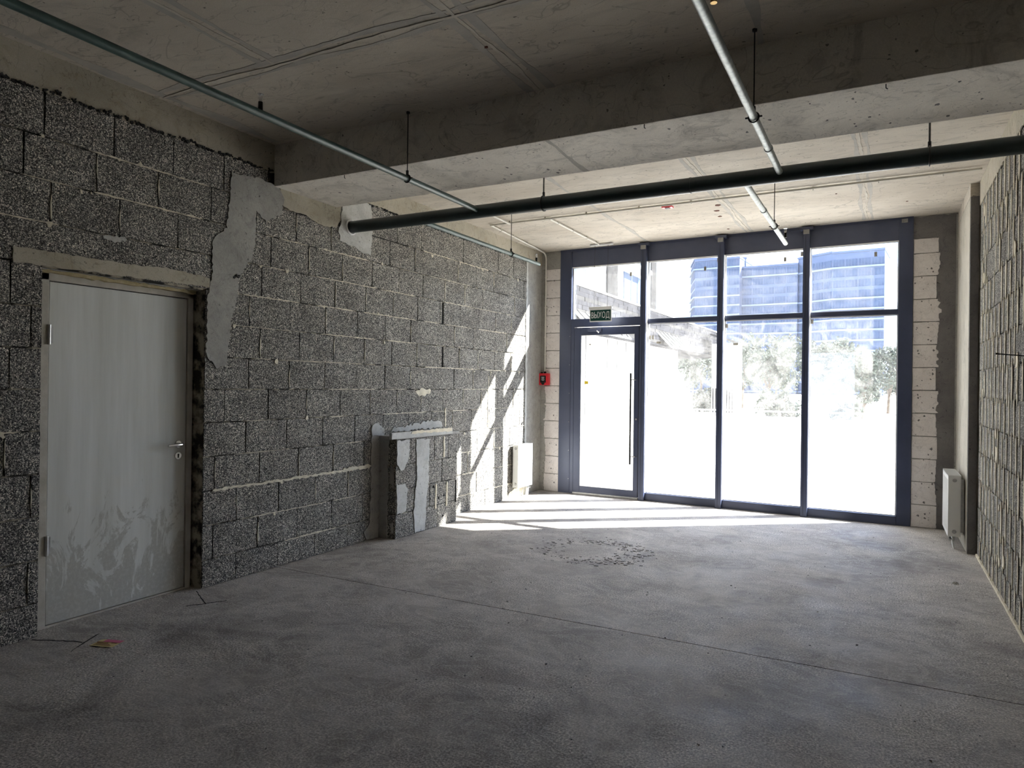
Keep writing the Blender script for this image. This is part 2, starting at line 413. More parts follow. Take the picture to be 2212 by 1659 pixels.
ce = MB().box((LWX-0.3, -3, CEIL), (1.0, 9.4, CEIL+0.25)).build('ceiling', 'ceiling')
tag(ce, 'cast concrete ceiling slab with smeared formwork joints', 'ceiling', kind='structure')
beam = MB().bbox((LWX, 4.05, 3.085), (RWX, 4.78, CEIL+0.02), 0.006).build('concrete_beam', 'beam')
tag(beam, 'deep concrete downstand beam crossing the ceiling from wall to wall', 'beam', kind='structure')
wb = MB().box((LWX-0.3, -3.2, 0), (1.0, -3.0, CEIL)).build('wall_back', 'plaster')
tag(wb, 'plastered wall behind the camera', 'wall', kind='structure')

# ceiling formwork seams
def seam(a, b, w, parent, z=CEIL, double=True, mat='seam', t=0.0015):
    a = Vector(a); b = Vector(b); d = (b-a).normalized(); nrm = Vector((-d.y, d.x))
    def strip(off, hw, th, m):
        th = th + rnd(0, .0009)
        p = []; q = []; n = max(6, int((b-a).length/0.06)); ph = rnd(0, 9)
        for i in range(n+1):
            c = a + (b-a)*i/n + nrm*(off + 0.010*math.sin(i*0.31+ph) + rnd(-.004, .004))
            h = hw*(0.75+0.35*math.sin(i*0.47+ph*2)) + rnd(0, .004)
            p.append((c + nrm*h)[:]); q.append((c - nrm*h)[:])
        MB().slab(p + q[::-1], th, axC(z)).build('form_seam', m, parent)
    if double:
        strip(-w*0.42, w*0.17, t, mat); strip(w*0.42, w*0.17, t*0.8, mat); strip(0, w*0.06, t*2.5, 'seam_light')
    else: strip(0, w*0.5, t, mat)
seam((-3.25, 3.0), (-3.25, -3), 0.13, ce)
seam((-1.97, 4.05), (-1.95, -3), 0.16, ce)
seam((-0.6, 4.05), (-0.58, -3), 0.06, ce, double=False)
seam((-4.3, 3.02), (0.75, 3.03), 0.13, ce)
seam((-4.3, 0.6), (0.75, 0.6), 0.13, ce)
seam((-4.27, 4.0), (-4.27, -3), 0.10, ce, double=False)
seam((-1.47, 4.8), (-1.46, 8.9), 0.10, ce)
seam((-0.17, 4.8), (-0.17, 8.8), 0.10, ce)
seam((-2.75, 4.8), (-2.75, 8.9), 0.05, ce, double=False)
seam((-4.3, 5.45), (0.75, 5.4), 0.10, ce, double=False)
seam((-4.3, 6.6), (0.75, 6.55), 0.05, ce, double=False, mat='seam_light')
seam((-1.93, 4.06), (-1.93, 4.77), 0.035, beam, z=3.085, double=False)
for (x, y, r) in [(-1.60, 7.68, .028), (-1.55, 7.45, .034), (-1.62, 7.95, .024), (-1.66, 8.62, .016), (-0.42, 7.5, .01), (-2.0, 3.4, .012), (-0.9, 2.6, .02), (-0.75, 3.3, .012), (0.0, 3.5, .012), (-1.1, 2.2, .016), (0.2, 8.1, .01)]:
    n = 9; poly = [(x+r*rnd(.6, 1.2)*math.cos(k*2*math.pi/n), y+r*rnd(.6, 1.2)*math.sin(k*2*math.pi/n)) for k in range(n)]
    MB().slab(poly, 0.004, axC(CEIL)).build('rust_pit', 'rust', ce)
for i in range(46):
    x, y = rnd(-4.1, 0.7), rnd(4.1, 4.73); r = rnd(.004, .012); n = 7
    poly = [(x+r*rnd(.5, 1.2)*math.cos(k*2*math.pi/n), y+1.6*r*rnd(.5, 1.2)*math.sin(k*2*math.pi/n)) for k in range(n)]
    MB().slab(poly, 0.001, axC(3.085)).build('air_hole', 'plaster_dark', beam)
for x, y in ((-3.62, 4.06), (-1.28, 4.06), (0.0, 4.07)):
    MB().tube([(x, y, 3.09), (x, y, 3.065), (x+.008, y, 3.058)], 0.003, 6).build('wire_stub', 'rod', beam)

# ---- block meshes (front at -y, length along x, height along z), jittered and reused
def block_mesh(L, H, D, seed, mat, j=0.004, nx=4, nz=2, dep=0.003):
    rs = random.Random(seed); R = rs.uniform
    V = []
    for k in range(nz+1):
        for i in range(nx+1):
            x = L*i/nx; z = H*k/nz
            ex = i in (0, nx); ez = k in (0, nz)
            if ex: x += (1 if i == 0 else -1)*R(0, j)
            else: x += R(-.01, .01)
            if ez: z += (1 if k == 0 else -1)*R(0, j)
            V.append((x, (R(0.001, 0.004) if (ex or ez) else R(-dep*.4, dep*.2)), z))
    F = [(k*(nx+1)+i, k*(nx+1)+i+1, (k+1)*(nx+1)+i+1, (k+1)*(nx+1)+i) for k in range(nz) for i in range(nx)]
    ring = [i for i in range(nx+1)] + [(k+1)*(nx+1)-1 for k in range(1, nz+1)] + [nz*(nx+1)+i for i in range(nx-1, -1, -1)] + [k*(nx+1) for k in range(nz-1, 0, -1)]
    o = len(V)
    V += [(V[i][0], D, V[i][2]) for i in ring]
    m = len(ring)
    F += [(ring[i], o+i, o+(i+1) % m, ring[(i+1) % m]) for i in range(m)]
    mb = MB(); mb.add(V, F)
    return mb.mesh('block', mat)

# ---------------- left wall
DY0, DY1, DZ = 2.31, 3.42, 2.17                       # door opening
back = LWX - 0.012
w = MB()
w.box((back-0.3, -3, 0), (back, DY0, CEIL)).box((back-0.3, DY1, 0), (back, 9.35, CEIL)).box((back-0.3, DY0, DZ), (back, DY1, CEIL))
wall_left = w.build('wall_left', 'mortar_back')
tag(wall_left, 'left wall of dark porous cinder blocks with pale mortar joints', 'wall', kind='structure')
CZ = [0.0, .20, .45, .705, .955, 1.205, 1.45, 1.69, 1.935, 2.18, 2.43, 2.68, 2.93, 3.175]
PH = [3.72, 3.93, 3.72, 3.52, 3.80, 3.60, 3.82, 3.93, 3.82, 3.94, 3.61, 3.88, 3.57]
full = [block_mesh(0.412, 0.24, 0.05, 100+i, 'cinder') for i in range(10)]
def place_left(y0, y1, z0, z1, gap=0.006, x=LWX, parent=None, meshes=full):
    if y1-y0 < 0.03 or z1-z0 < 0.03: return
    o = put('block', random.choice(meshes), parent or wall_left, (x+rnd(-.002, .003), y0+gap/2, z0+gap/2), math.pi/2)
    o.scale = ((y1-y0-gap)/0.412, 1, (z1-z0-gap)/0.24)
def holes(y0, y1, z0, z1):
    """cut a block span by the door opening and the recesses"""
    out = []
    zm = (z0+z1)/2
    cuts = []
    if zm < 2.22: cuts.append((DY0, DY1) if z0 < 2.0 else (2.15, 3.44))
    if zm < 1.0: cuts.append((5.44, 6.46))
    for sz0, sz1, s0, s1 in ((2.19, 2.43, 6.50, 6.535), (1.69, 1.93, 6.505, 6.54)):
        if sz0 < zm < sz1: cuts.append((s0, s1))
    spans = [(y0, y1)]
    for a, b in cuts:
        nx = []
        for p, q in spans:
            if b <= p or a >= q: nx.append((p, q)); continue
            if a > p: nx.append((p, a))
            if b < q: nx.append((b, q))
        spans = nx
    return spans
for c in range(13):
    z0, z1 = CZ[c], CZ[c+1]
    y = PH[c] - 0.42*8
    while y < 8.60:
        a, b = max(y, 0.62), min(y+0.42, 8.60)
        if b > a:
            for p, q in holes(a, b, z0, z1):
                lo = z0
                if z0 < 2.2 < z1 and q > 2.14 and p < 3.45 and p >= 2.1: lo = z0
                top = z1
                if c == 12:
                    if 4.05 < (p+q)/2 < 4.9: continue
                    top = z1 + (0.03 if q < 4.2 else 0.05)
                if c == 11 and 4.10 < (p+q)/2 < 4.86: top = 2.93
                place_left(p, q, lo, top)
        y += 0.42
# over the door: strip of block between lintel and course 2.18-2.43
place_left(DY0-0.16, 2.75, 2.262, 2.43); place_left(2.75, 3.19, 2.262, 2.43); place_left(3.19, 3.44, 2.262, 2.43)
place_left(2.10, 2.155, 2.18, 2.43)

# squeezed-out mortar beads along the bed joints and some perpends
bd = MB()
def bead(y0, y1, z, h, t=0.004):
    n = max(3, int((y1-y0)/0.02)); up = []; dn = []
    for i in range(n+1):
        yy = y0+(y1-y0)*i/n; e = min(1, min(i, n-i)/2.0+0.25)
        up.append((yy, z+h*e*rnd(.15, 1.0))); dn.append((yy, z-h*e*rnd(.15, 1.0)))
    bd.slab(up + dn[::-1], t, axL(LWX))
def vbead(y, z0, z1, h, t=0.004):
    n = max(3, int((z1-z0)/0.02)); a = []; b = []
    for i in range(n+1):
        zz = z0+(z1-z0)*i/n; e = min(1, min(i, n-i)/2.0+0.25)
        a.append((y+h*e*rnd(.15, 1), zz)); b.append((y-h*e*rnd(.15, 1), zz))
    bd.slab(a + b[::-1], t, axL(LWX))
for c in range(1, 13):
    z = CZ[c]; y = 0.7
    while y < 8.55:
        L = rnd(0.15, 0.9)
        if random.random() < 0.72:
            a, b = y, min(y+L, 8.57)
            bad = (z < DZ+0.1 and b > DY0-0.02 and a < DY1+0.02) or (z < 1.05 and b > 5.2 and a < 6.5) or (c == 12 and b > 4.05 and a < 4.9)
            if not bad: bead(a, b, z, rnd(0.003, 0.0085), rnd(.002, .004))
        y += L + rnd(0.02, 0.25)
    yy = PH[c] - 0.42*8
    while yy < 8.5:
        if random.random() < 0.45 and yy > 0.7 and not (z < DZ+.1 and DY0-.05 < yy < DY1+.05) and not (z < 1.05 and 5.15 < yy < 6.55) and c < 12:
            zz = rnd(0, .1); vbead(yy+0.0, CZ[c]+zz, CZ[c+1]-rnd(0, .08), rnd(.003, .007))
        yy += 0.42
bead(3.5, 5.25, 0.705, 0.016, 0.007); bead(4.9, 5.3, 0.712, 0.028, 0.009)
vbead(6.585, 1.03, 1.24, 0.022, 0.006); vbead(7.55, 0.98, 1.62, 0.008)
for i in range(95):
    c = random.randint(2, 12); z = CZ[c]+rnd(-.03, .01); y = rnd(.8, 8.4)
    if (z < DZ+.15 and DY0-.08 < y < DY1+.08) or (z < 1.1 and 5.1 < y < 6.6) or (z > 2.85 and 4.0 < y < 5.0): continue
    r = rnd(.006, .022); n = 9
    bd.slab([(y+r*rnd(.4, 1.3)*math.cos(k*6.283/n), z+r*rnd(.3, 1.5)*math.sin(k*6.283/n)) for k in range(n)], .003, axL(LWX))
bd.build('mortar_bead', 'mortar', wall_left, kind='stuff')
# dark crumbs of mortar along the block tops
ck = MB()
def crumbs(y0, y1, z, h=0.05, dens=70, x=LWX):
    for i in range(int((y1-y0)*dens)):
        y = rnd(y0, y1); zz = z - .006 + h*.55*abs(math.sin(y*7.3)*math.sin(y*31))*rnd(.0, 1) ; r = rnd(.005, .014); n = 5
        pts = [(y+r*rnd(.5, 1.3)*math.cos(k*6.283/n), zz+r*rnd(.4, 1.1)*math.sin(k*6.283/n)) for k in range(n)]
        ck.slab(pts, rnd(.005, .018), axL(x-0.004))
crumbs(0.7, 4.05, 3.20, 0.05, 110); crumbs(4.95, 8.5, 3.215, 0.03, 60)
crumbs(3.66, 3.72, 2.30, .05, 300)
ck.build('mortar_crumbs', 'mortar_dark', wall_left, kind='stuff')
# concrete ring beam above the blocks
def wpatch(name, poly, mat, t=0.008, j=0.006, x=LWX, parent=None, step=0.03):
    return MB().slab(ragged(poly, j, step), t, axL(x-0.002)).build(name, mat, parent or wall_left)
wpatch('ring_beam_band', [(0.4, 3.20), (4.10, 3.19), (4.10, 3.425), (0.4, 3.425)], 'band', 0.004, 0.008)
wpatch('ring_beam_band', [(4.75, 3.225), (9.06, 3.225), (9.06, 3.425), (4.75, 3.425)], 'band', 0.004, 0.008)
wpatch('beam_pad', [(4.12, 3.09), (4.13, 2.96), (4.22, 2.93), (4.37, 2.94), (4.51, 2.90), (4.62, 2.88), (4.79, 2.91), (4.83, 3.0), (4.83, 3.22), (4.76, 3.22), (4.76, 3.09)], 'band', 0.007)
wpatch('plaster_patch', [(3.63, 3.08), (3.9, 3.11), (4.09, 3.1), (4.15, 3.01), (4.13, 2.88), (3.97, 2.78), (3.87, 2.85), (3.86, 2.58), (3.82, 2.46), (3.71, 2.3), (3.70, 2.16), (3.64, 1.94), (3.61, 1.63), (3.53, 1.60), (3.43, 1.69), (3.43, 2.12), (3.47, 2.27), (3.47, 2.54), (3.59, 2.66), (3.62, 2.92)], 'plaster', 0.009, 0.009, step=0.018)
wpatch('plaster_patch', [(4.85, 3.11), (4.86, 3.22), (5.03, 3.22), (5.25, 3.22), (5.27, 3.1), (5.25, 2.74), (5.15, 2.73), (4.99, 2.78), (4.83, 2.8), (4.80, 2.87), (4.84, 3.01)], 'plaster_light', 0.010, 0.012)
wpatch('plaster_patch', [(5.31, 1.08), (5.41, 1.05), (5.42, 1.0), (5.42, 0.0), (5.24, 0.01), (5.2, 0.09), (5.29, 0.17), (5.29, 0.67), (5.3, 0.98)], 'plaster', 0.012, 0.010)
wpatch('plaster_patch', [(2.66, 2.42), (2.81, 2.44), (2.82, 2.42), (2.74, 2.39), (2.66, 2.40)], 'plaster_light', 0.005, 0.008, step=0.015)
wpatch('plaster_patch', [(5.62, 1.06), (6.1, 1.09), (6.3, 1.12), (6.5, 1.08), (6.55, 1.03), (5.6, 1.02)], 'plaster_light', 0.012, 0.014)
wpatch('plaster_patch', [(5.29, 1.0), (5.30, 1.10), (5.38, 1.12), (5.47, 1.06), (5.47, 1.0)], 'plaster_light', 0.02, 0.012)
wpatch('plaster_patch', [(5.98, 1.43), (6.15, 1.47), (6.30, 1.44), (6.28, 1.40), (6.1, 1.38)], 'mortar', 0.004, 0.014)
wpatch('plaster_strip', [(8.56, 0), (8.61, 0), (8.61, 3.22), (8.56, 3.22)], 'plaster_light', 0.008, 0.008)
wpatch('plaster_face', [(8.605, 0), (9.055, 0), (9.055, 3.22), (8.605, 3.22)], 'plaster', 0.004, 0.003, step=0.2)
wpatch('rough_break', [(8.05, 0.0), (8.60, 0.0), (8.60, 0.12), (8.42, 0.14), (8.15, 0.09)], 'mortar', 0.010, 0.012)
# slots are dark hollows
for sy, sz in ((6.517, 2.19), (6.522, 1.70)):
    MB().box((back-0.05, sy-0.018, sz), (back+0.001, sy+0.018, sz+0.225)).build('slot_hollow', 'hole', wall_left)

# lintel over the inner door
MB().slab(ragged([(2.16, 2.165), (3.445, 2.165), (3.445, 2.262), (3.1, 2.272), (2.6, 2.262), (2.16, 2.255)], 0.005), 0.016, axL(LWX-0.06)).build('lintel', 'plaster', wall_left)
lp = MB().slab(ragged([(2.15, 2.17), (3.45, 2.195), (3.45, 2.262), (3.1, 2.285), (2.93, 2.27), (2.6, 2.262), (2.15, 2.262)], 0.005), 0.020, axL(LWX-0.012)).build('lintel', 'band', wall_left)

# ---------------- inner steel door (door_1)
DX = LWX - 0.12
d1 = empty('door_1', (DX, 2.41, 0))
tag(d1, 'dusty white steel door with lever handle in the dark block wall', 'door', kind='structure')
def off(o): o.location = Vector(o.location) - Vector((DX, 2.41, 0)); return o
fr = MB()
fr.bbox((DX-.05, 2.325, 0.0), (DX+0.012, 2.405, 2.165), .003).bbox((DX-.05, 3.362, 0.0), (DX+.012, 3.405, 2.165), .003)
fr.bbox((DX-.05, 2.325, 2.108), (DX+.012, 3.405, 2.165), .003).bbox((DX-.05, 2.40, 0.0), (DX+.010, 3.37, 0.012), .002)
off(fr.build('door_frame', 'door_frame', d1))
off(MB().bbox((DX-.04, 2.411, 0.016), (DX+0.004, 3.356, 2.102), .003).build('door_leaf', 'door', d1))
off(MB().box((DX-.045, 2.40, 0.012), (DX-0.03, 3.365, 2.108)).build('leaf_gap', 'hole', d1))
off(MB().slab(ragged([(2.33, 2.15), (3.40, 2.14), (3.40, 2.185), (2.33, 2.19)], .006, .04), .05, lambda a, b, t: (DX+.0+t, a, b)).build('foam_seal', 'foam', d1))
for z in (1.78, 0.50):
    off(MB().tube([(DX+.016, 2.405, z-.06), (DX+.016, 2.405, z+.06)], .010, 10).box((DX+.004, 2.395, z-.05), (DX+.012, 2.43, z+.05)).build('hinge', 'zinc', d1))
hy, hz = 3.295, 1.055
hd = off(MB().tube([(DX+.004, hy, hz), (DX+.014, hy, hz)], [.027, .025], 20).build('handle_rose', 'chrome', d1))
h2 = MB().tube([(DX+.01, hy, hz), (DX+.055, hy, hz), (DX+.062, hy-.012, hz), (DX+.062, hy-.06, hz-.002), (DX+.060, hy-.115, hz-.004)], [.011, .011, .012, .010, .009], 12)
off(h2.build('lever_handle', 'chrome', d1))
kz = .972
off(MB().tube([(DX+.004, hy, kz), (DX+.013, hy, kz)], [.027, .025], 20).build('lock_rose', 'chrome', d1))
off(MB().box((DX+.012, hy-.005, kz-.014), (DX+.0145, hy+.005, kz+.010)).tube([(DX+.012, hy, kz+.007), (DX+.0145, hy, kz+.007)], .007, 12).build('keyhole', 'hole', d1))
# the unlit room side behind the leaf
MB().box((back-0.34, DY0-.05, -0.05), (back-0.29, DY1+.05, DZ+.1)).build('opening_back', 'hole', wall_left)

# ---------------- right wall
w = MB().box((RWX+0.014, -3, 0), (1.0, 7.63, CEIL)).box((RWX+.014, 7.6, 0), (1.0, 9.3, CEIL))
wall_right = w.build('wall_right', 'mortar_back')
tag(wall_right, 'right wall of grey blocks with bulging pale vertical glue joints', 'wall', kind='structure')
rfull = [block_mesh(0.198, 0.24, 0.05, 300+i, 'cinder_pale', j=0.003, nx=3) for i in range(8)]
gl = MB()
for c in range(13):
    z0, z1 = CZ[c], CZ[c+1]
    if c == 12: z1 = 3.20
    y = 7.60 - (0.1 if c % 2 else 0.0)
    if c % 2:
        o = put('block', rfull[c % 8], wall_right, (RWX, 7.60, z0+.003), -math.pi/2); o.scale = (0.48, 1, (z1-z0-.006)/.24)
    k = 0
    while y > 3.35:
        o = put('block', random.choice(rfull), wall_right, (RWX+rnd(-.002, .003), y-.003, z0+.003), -math.pi/2)
        o.scale = (0.196/0.198, 1, (z1-z0-.006)/.24)
        y -= 0.205
        # glue bulge on the perpend
        if random.random() < 0.93:
            a = []; b = []; n = 9; h = rnd(.013, .024); za, zb = z0-rnd(-.01, .06), z1-rnd(-.05, .03)
            for i in range(n+1):
                zz = za+(zb-za)*i/n; e = min(1, (i+1)/3, (n-i+1)/3)
                a.append((y+h*e*rnd(.5, 1.1), max(.002, zz))); b.append((y-h*e*rnd(.5, 1.1), max(.002, zz)))
            gl.slab(a+b[::-1], rnd(.0035, .006), axR(RWX+.001))
for i in range(18):
    y, z = rnd(5.0, 7.5), rnd(.1, 3.1); r = rnd(.02, .05); n = 8
    gl.slab([(y+r*rnd(.5, 1.2)*math.cos(k*6.283/n), z+1.5*r*rnd(.5, 1.2)*math.sin(k*6.283/n)) for k in range(n)], .006, axR(RWX))
gl.build('glue_bead', 'glue', wall_right, kind='stuff')
MB().slab(ragged([(3.3, 3.20), (7.62, 3.20), (7.62, 3.422), (3.3, 3.422)], .010), .008, axR(RWX+.002)).build('ring_beam_band', 'band', wall_right)
MB().slab(ragged([(5.0, 0), (7.6, 0), (7.6, .02), (5.0, .025)], .006), .014, axR(RWX+.001)).build('mortar_fillet', 'glue', wall_right)
rodp = empty('steel_rod', (RWX, 5.03, 1.72))
tag(rodp, 'thin dark steel rod sticking out of the right block wall', 'rod')
MB().tube([(.03, 0, -.01), (-.172, 0, .01)], .0035, 8).build('rod_shaft', 'rod', rodp)
MB().tube([(-.160, 0, .009), (-.182, 0, .011)], [.0045, .006], 8).build('rod_tip', 'rod', rodp)

# corner column on the right
col = MB().bbox((0.70, 7.70, 0), (0.86, 8.90, 3.30), .008).build('concrete_column', 'column')
tag(col, 'pale concrete corner column between the right wall and the glazing', 'column', kind='structure')
MB().box((.704, 7.665, 0), (.772, 7.705, 3.30)).build('column_edge', 'plaster_dark', col)
MB().box((.70, 7.66, 3.30), (.86, 8.9, CEIL)).build('column_head', 'ceiling', col)

# ---------------- glazed front wall
GW = 4.34                                            # glazing width
wf = FA(MB().box((-.33, .012, 0), (0, .35, CEIL)).box((GW, .012, 0), (GW+.62, .35, CEIL)).build('wall_front', 'plaster'))
tag(wf, 'front wall piers of pale aerated blocks either side of the glazing', 'wall', kind='structure')
ab = [block_mesh(0.30, 0.245, 0.05, 500+i, 'aerated', j=0.005, nx=4, nz=3, dep=.002) for i in range(6)]
for k in range(13):
    z0 = k*0.2505; z1 = z0+0.2505
    if k == 12: z1 = 3.17
    jag = rnd(-.025, .015)
    o = put('block', ab[k % 6], wf, (-.235+jag, 0, z0+.003)); o.scale = ((.235-jag-.004)/.30, 1, (z1-z0-.006)/.245)
    jag = (.24, .245, .235, .24, .235, .25, .225, .245, .265, .27, .22, .255, .235)[k]+rnd(-.004, .004)
    o = put('block', ab[(k+3) % 6], wf, (GW+.004, 0, z0+.003)); o.scale = (jag/.30, 1, (z1-z0-.006)/.245)
def fpatch(poly, mat, t=.006, j=.006, name='plaster_patch', step=.03):
    return MB().slab(ragged(poly, j, step), t, axV(.012)).build(name, mat, wf)
fpatch([(GW+.23, 0), (GW+.45, 0), (GW+.45, 3.41), (GW+.0, 3.41), (GW+.0, 3.17), (GW+.22, 3.17)], 'plaster_dark', .006, .008)
fpatch([(-.32, 3.17), (0, 3.17), (0, 3.41), (-.32, 3.41)], 'plaster', .010)
def edge_plaster(u_edge, out, z1, side, mat):
    P_ = []; z = 0.0
    while z < z1:
        P_.append((u_edge + side*(rnd(-.006, .006) + (.030 if rnd(0, 1) < .12 else 0) + .012*math.sin(z*9)), z)); z += rnd(.012, .03)
    P_ += [(out, z1), (out, 0)]
    MB().slab(P_, .0155, axV(.012)).build('plaster_patch', mat, wf)
edge_plaster(GW+.238, GW+.45, 3.16, 1, 'plaster_dark')
edge_plaster(-.225, -.33, 3.16, -1, 'plaster')
chp = MB()
for i in range(70):
    left = i % 3 == 0
    u = rnd(-.21, -.02) if left else rnd(GW+.02, GW+.21); z = rnd(.05, 3.1); r = rnd(.004, .013); n = 6
    chp.slab([(u+r*rnd(.4, 1.3)*math.cos(k*6.283/n), z+r*rnd(.4, 1.6)*math.sin(k*6.283/n)) for k in range(n)], .0017, axV(-.0))
chp.build('chip_mark', 'plaster_dark', wf, kind='stuff')
MB().box((GW+.40, -.012, 0), (GW+.43, .013, 3.40)).build('corner_bead', 'plaster', wf)
MB().box((0-.004, -.004, 0), (0.004, .012, 3.40)).build('corner_bead', 'seam_light', wf)

def glz(name, label, cat, mat=None, mb=None):
    o = FA(mb.build(name, mat)) if mb else FA(empty(name))
    return tag(o, label, cat, kind='structure')
# posts, header and sill as trims
posts = [(0.0, .185, -.01, 'broad dark navy steel post left of the glass door'), (1.215, 1.29, -.075, 'dark navy mullion between glass door and first window bay'),
         (2.222, 2.295, -.075, 'dark navy mullion between first and second window bays'), (3.215, 3.288, -.075, 'dark navy mullion between second and third window bays'),
         (4.20, GW, -.01, 'broad dark navy steel post at the right end of the glazing')]
for i, (u0, u1, v0, lab) in enumerate(posts):
    o = glz('trim_%d' % (i+1), lab, 'mullion', 'steel_frame', MB().bbox((u0, v0, 0), (u1, .10, 3.40), .003))
    if 0 < i < 4:
        MB().box((u0-.035, v0-.01, 3.37), (u1+.035, .03, 3.405)).build('head_plate', 'steel_panel', o)
        MB().box((u0+.004, v0-.025, 3.32), (u1-.004, v0, 3.37)).build('fixing_cleat', 'plaster', o)
        MB().box((u0+.028, v0-.0015, .02), (u0+.031, v0, 3.3)).build('groove', 'gasket', o)
        MB().box((u1-.001, -.055, .11), (u1+.006, .0, 3.16)).build('bead_strip', 'white_edge', o)
    if i == 0:
        MB().tube([(.178, -.016, .03), (.178, -.016, 3.38)], .006, 8).build('edge_roll', 'steel_panel', o)
        for k in range(8): MB().tube([(.16, -.012, .2+.4*k), (.16, -.007, .2+.4*k)], .004, 8).build('rivet', 'zinc', o)
    if i == 4:
        MB().box((4.225, -.024, 3.36), (4.285, -.008, 3.40)).build('fixing_cleat', 'plaster', o)
hdr = glz('trim_6', 'dark navy head panel running above all the glazing', 'head panel', 'steel_panel', MB().box((.18, .0, 3.165), (4.21, .08, 3.41)))
MB().box((-.0, -.012, 3.395), (GW, .1, 3.42)).build('head_rail', 'steel_frame', hdr)
MB().box((.185, -.004, 3.158), (4.2, .0, 3.170)).build('drip_edge', 'white_edge', hdr)

# glass bays
bays = [(1.29, 2.222, 'first window bay right of the glass door, one tall pane below one small'),
        (2.295, 3.215, 'middle window bay between two navy mullions'),
        (3.288, 4.20, 'right window bay beside the end post')]
ZT = 2.375
tabs = {0: [(1.31+.01, 2.16, 0), (1.36, 2.16, 0), (1.44, 2.09, 1), (2.04, 3.02, 0), (2.205, 3.12, 0)],
        1: [(3.0, 3.06, 0), (3.19, 3.11, 0), (2.32, 2.28, 0), (2.43, 2.05, 1)], 2: [(3.31, 2.30, 0), (3.97, 3.04, 0)]}
for i, (u0, u1, lab) in enumerate(bays):
    b = glz('window_%d' % (i+1), lab, 'window')
    MB().bbox((u0, -.02, .0), (u1, .08, .100), .003).build('sill_rail', 'steel_frame', b)
    MB().bbox((u0, -.005, ZT-.028), (u1, .07, ZT+.028), .002).build('transom', 'steel_frame', b)
    for nm, z0, z1, mt in (('lower_pane', .1, ZT-.028, 'glass_dusty'), ('upper_pane', ZT+.028, 3.165, 'glass')):
        MB().box((u0, .030, z0), (u1, .036, z1)).build(nm, mt, b)
        e = MB().box((u0, .022, z0), (u0+.012, .03, z1)).box((u1-.012, .022, z0), (u1, .03, z1)).box((u0, .022, z0), (u1, .03, z0+.008)).box((u0, .022, z1-.012), (u1, .03, z1))
        e.build('glazing_gasket', 'white_edge', b)
    for (u, z, lay) in tabs[i]:
        a, c = (.03, .014) if lay else (.014, .026)
        MB().box((u-a, .0275, z-c), (u+a, .0295, z+c)).build('glass_tab', 'tab', b)
    if i == 2:
        MB().box((u0+.014, .0285, .12), (3.77, .0292, 1.93)).build('protective_film', 'film', b)
# door bay
dt = glz('window_4', 'small fixed light above the glass entrance door', 'window')
MB().box((.185, .03, 2.44), (1.215, .036, 3.165)).build('pane', 'glass', dt)
MB().box((.185, .022, 2.44), (.20, .03, 3.165)).box((1.203, .022, 2.44), (1.215, .03, 3.165)).box((.185, .022, 3.153), (1.215, .03, 3.165)).build('glazing_gasket', 'white_edge', dt)
MB().box((.2, .036, 2.44), (.225, .05, 3.165)).build('pane_return', 'glass', dt)
MB().bbox((.185, -.02, 2.325), (1.215, .08, 2.44), .003).build('transom', 'steel_frame', dt)
for (u, z) in ((1.04, 3.02), (1.195, 3.11)): MB().box((u-.014, .0275, z-.026), (u+.014, .0295, z+.026)).build('glass_tab', 'tab', dt)
d2_ = glz('door_2', 'glass entrance door in a navy aluminium frame with long bar handle', 'door')
MB().bbox((.185, -.02, 0), (.235, .08, 2.325), .003).bbox((1.195, -.02, 0), (1.215, .08, 2.325), .003).box((.235, .0, 0), (1.195, .08, .022)).build('door_frame', 'steel_frame', d2_)
u0, u1 = .243, 1.19
MB().bbox((u0, -.035, .028), (u0+.10, .03, 2.315), .004).bbox((u1-.062, -.035, .028), (u1, .03, 2.315), .004).bbox((u0+.1, -.035, .028), (u1-.06, .03, .115), .004).bbox((u0+.1, -.035, 2.21), (u1-.06, .03, 2.315), .004).build('leaf_frame', 'steel_frame', d2_)
MB().box((u0+.1, -.006, .115), (u1-.062, .0, 2.21)).build('leaf_pane', 'glass', d2_)
MB().box((u0+.1, -.028, .115), (u0+.107, -.02, 2.21)).box((u1-.069, -.028, .115), (u1-.062, -.02, 2.21)).box((u0+.1, -.028, 2.203), (u1-.062, -.02, 2.21)).box((u0+.1, -.028, .115), (u1-.062, -.02, .122)).build('glazing_gasket', 'white_edge', d2_)
MB().box((.235, -.030, .004), (1.19, -.0, .024)).build('threshold', 'zinc', d2_)
hb = MB().tube([(1.105, -.10, .47), (1.105, -.10, 1.685)], .0125, 14).build('pull_handle', 'black', d2_)
for z in (.575, 1.595):
    MB().tube([(1.105, -.10, z), (1.13, -.085, z), (1.165, -.05, z), (1.165, -.034, z)], [.008, .008, .009, .011], 12).build('handle_bracket', 'chrome', hb)
cyl = MB().tube([(1.165, -.036, 1.07), (1.165, -.045, 1.07)], .014, 14).build('lock_cylinder', 'chrome', d2_)
cl = MB().bbox((.46, -.075, 2.255), (.66, -.036, 2.30), .006).build('door_closer', 'steel_panel', d2_)
MB().tube([(.60, -.078, 2.262), (.63, -.085, 2.24)], .010, 10).build('closer_screw', 'chrome', cl)
MB().box((.50, -.079, 2.292), (.60, -.074, 2.300)).build('closer_badge', 'chrome', cl)
MB().box((.39, -.0075, 1.53), (.45, -.0065, 1.575)).build('warning_sticker', 'yellow', d2_, label='small yellow sticker on the door glass')
MB().box((.455, -.0075, 2.07), (.485, -.0065, 2.09)).build('glass_tab', 'tab', d2_)

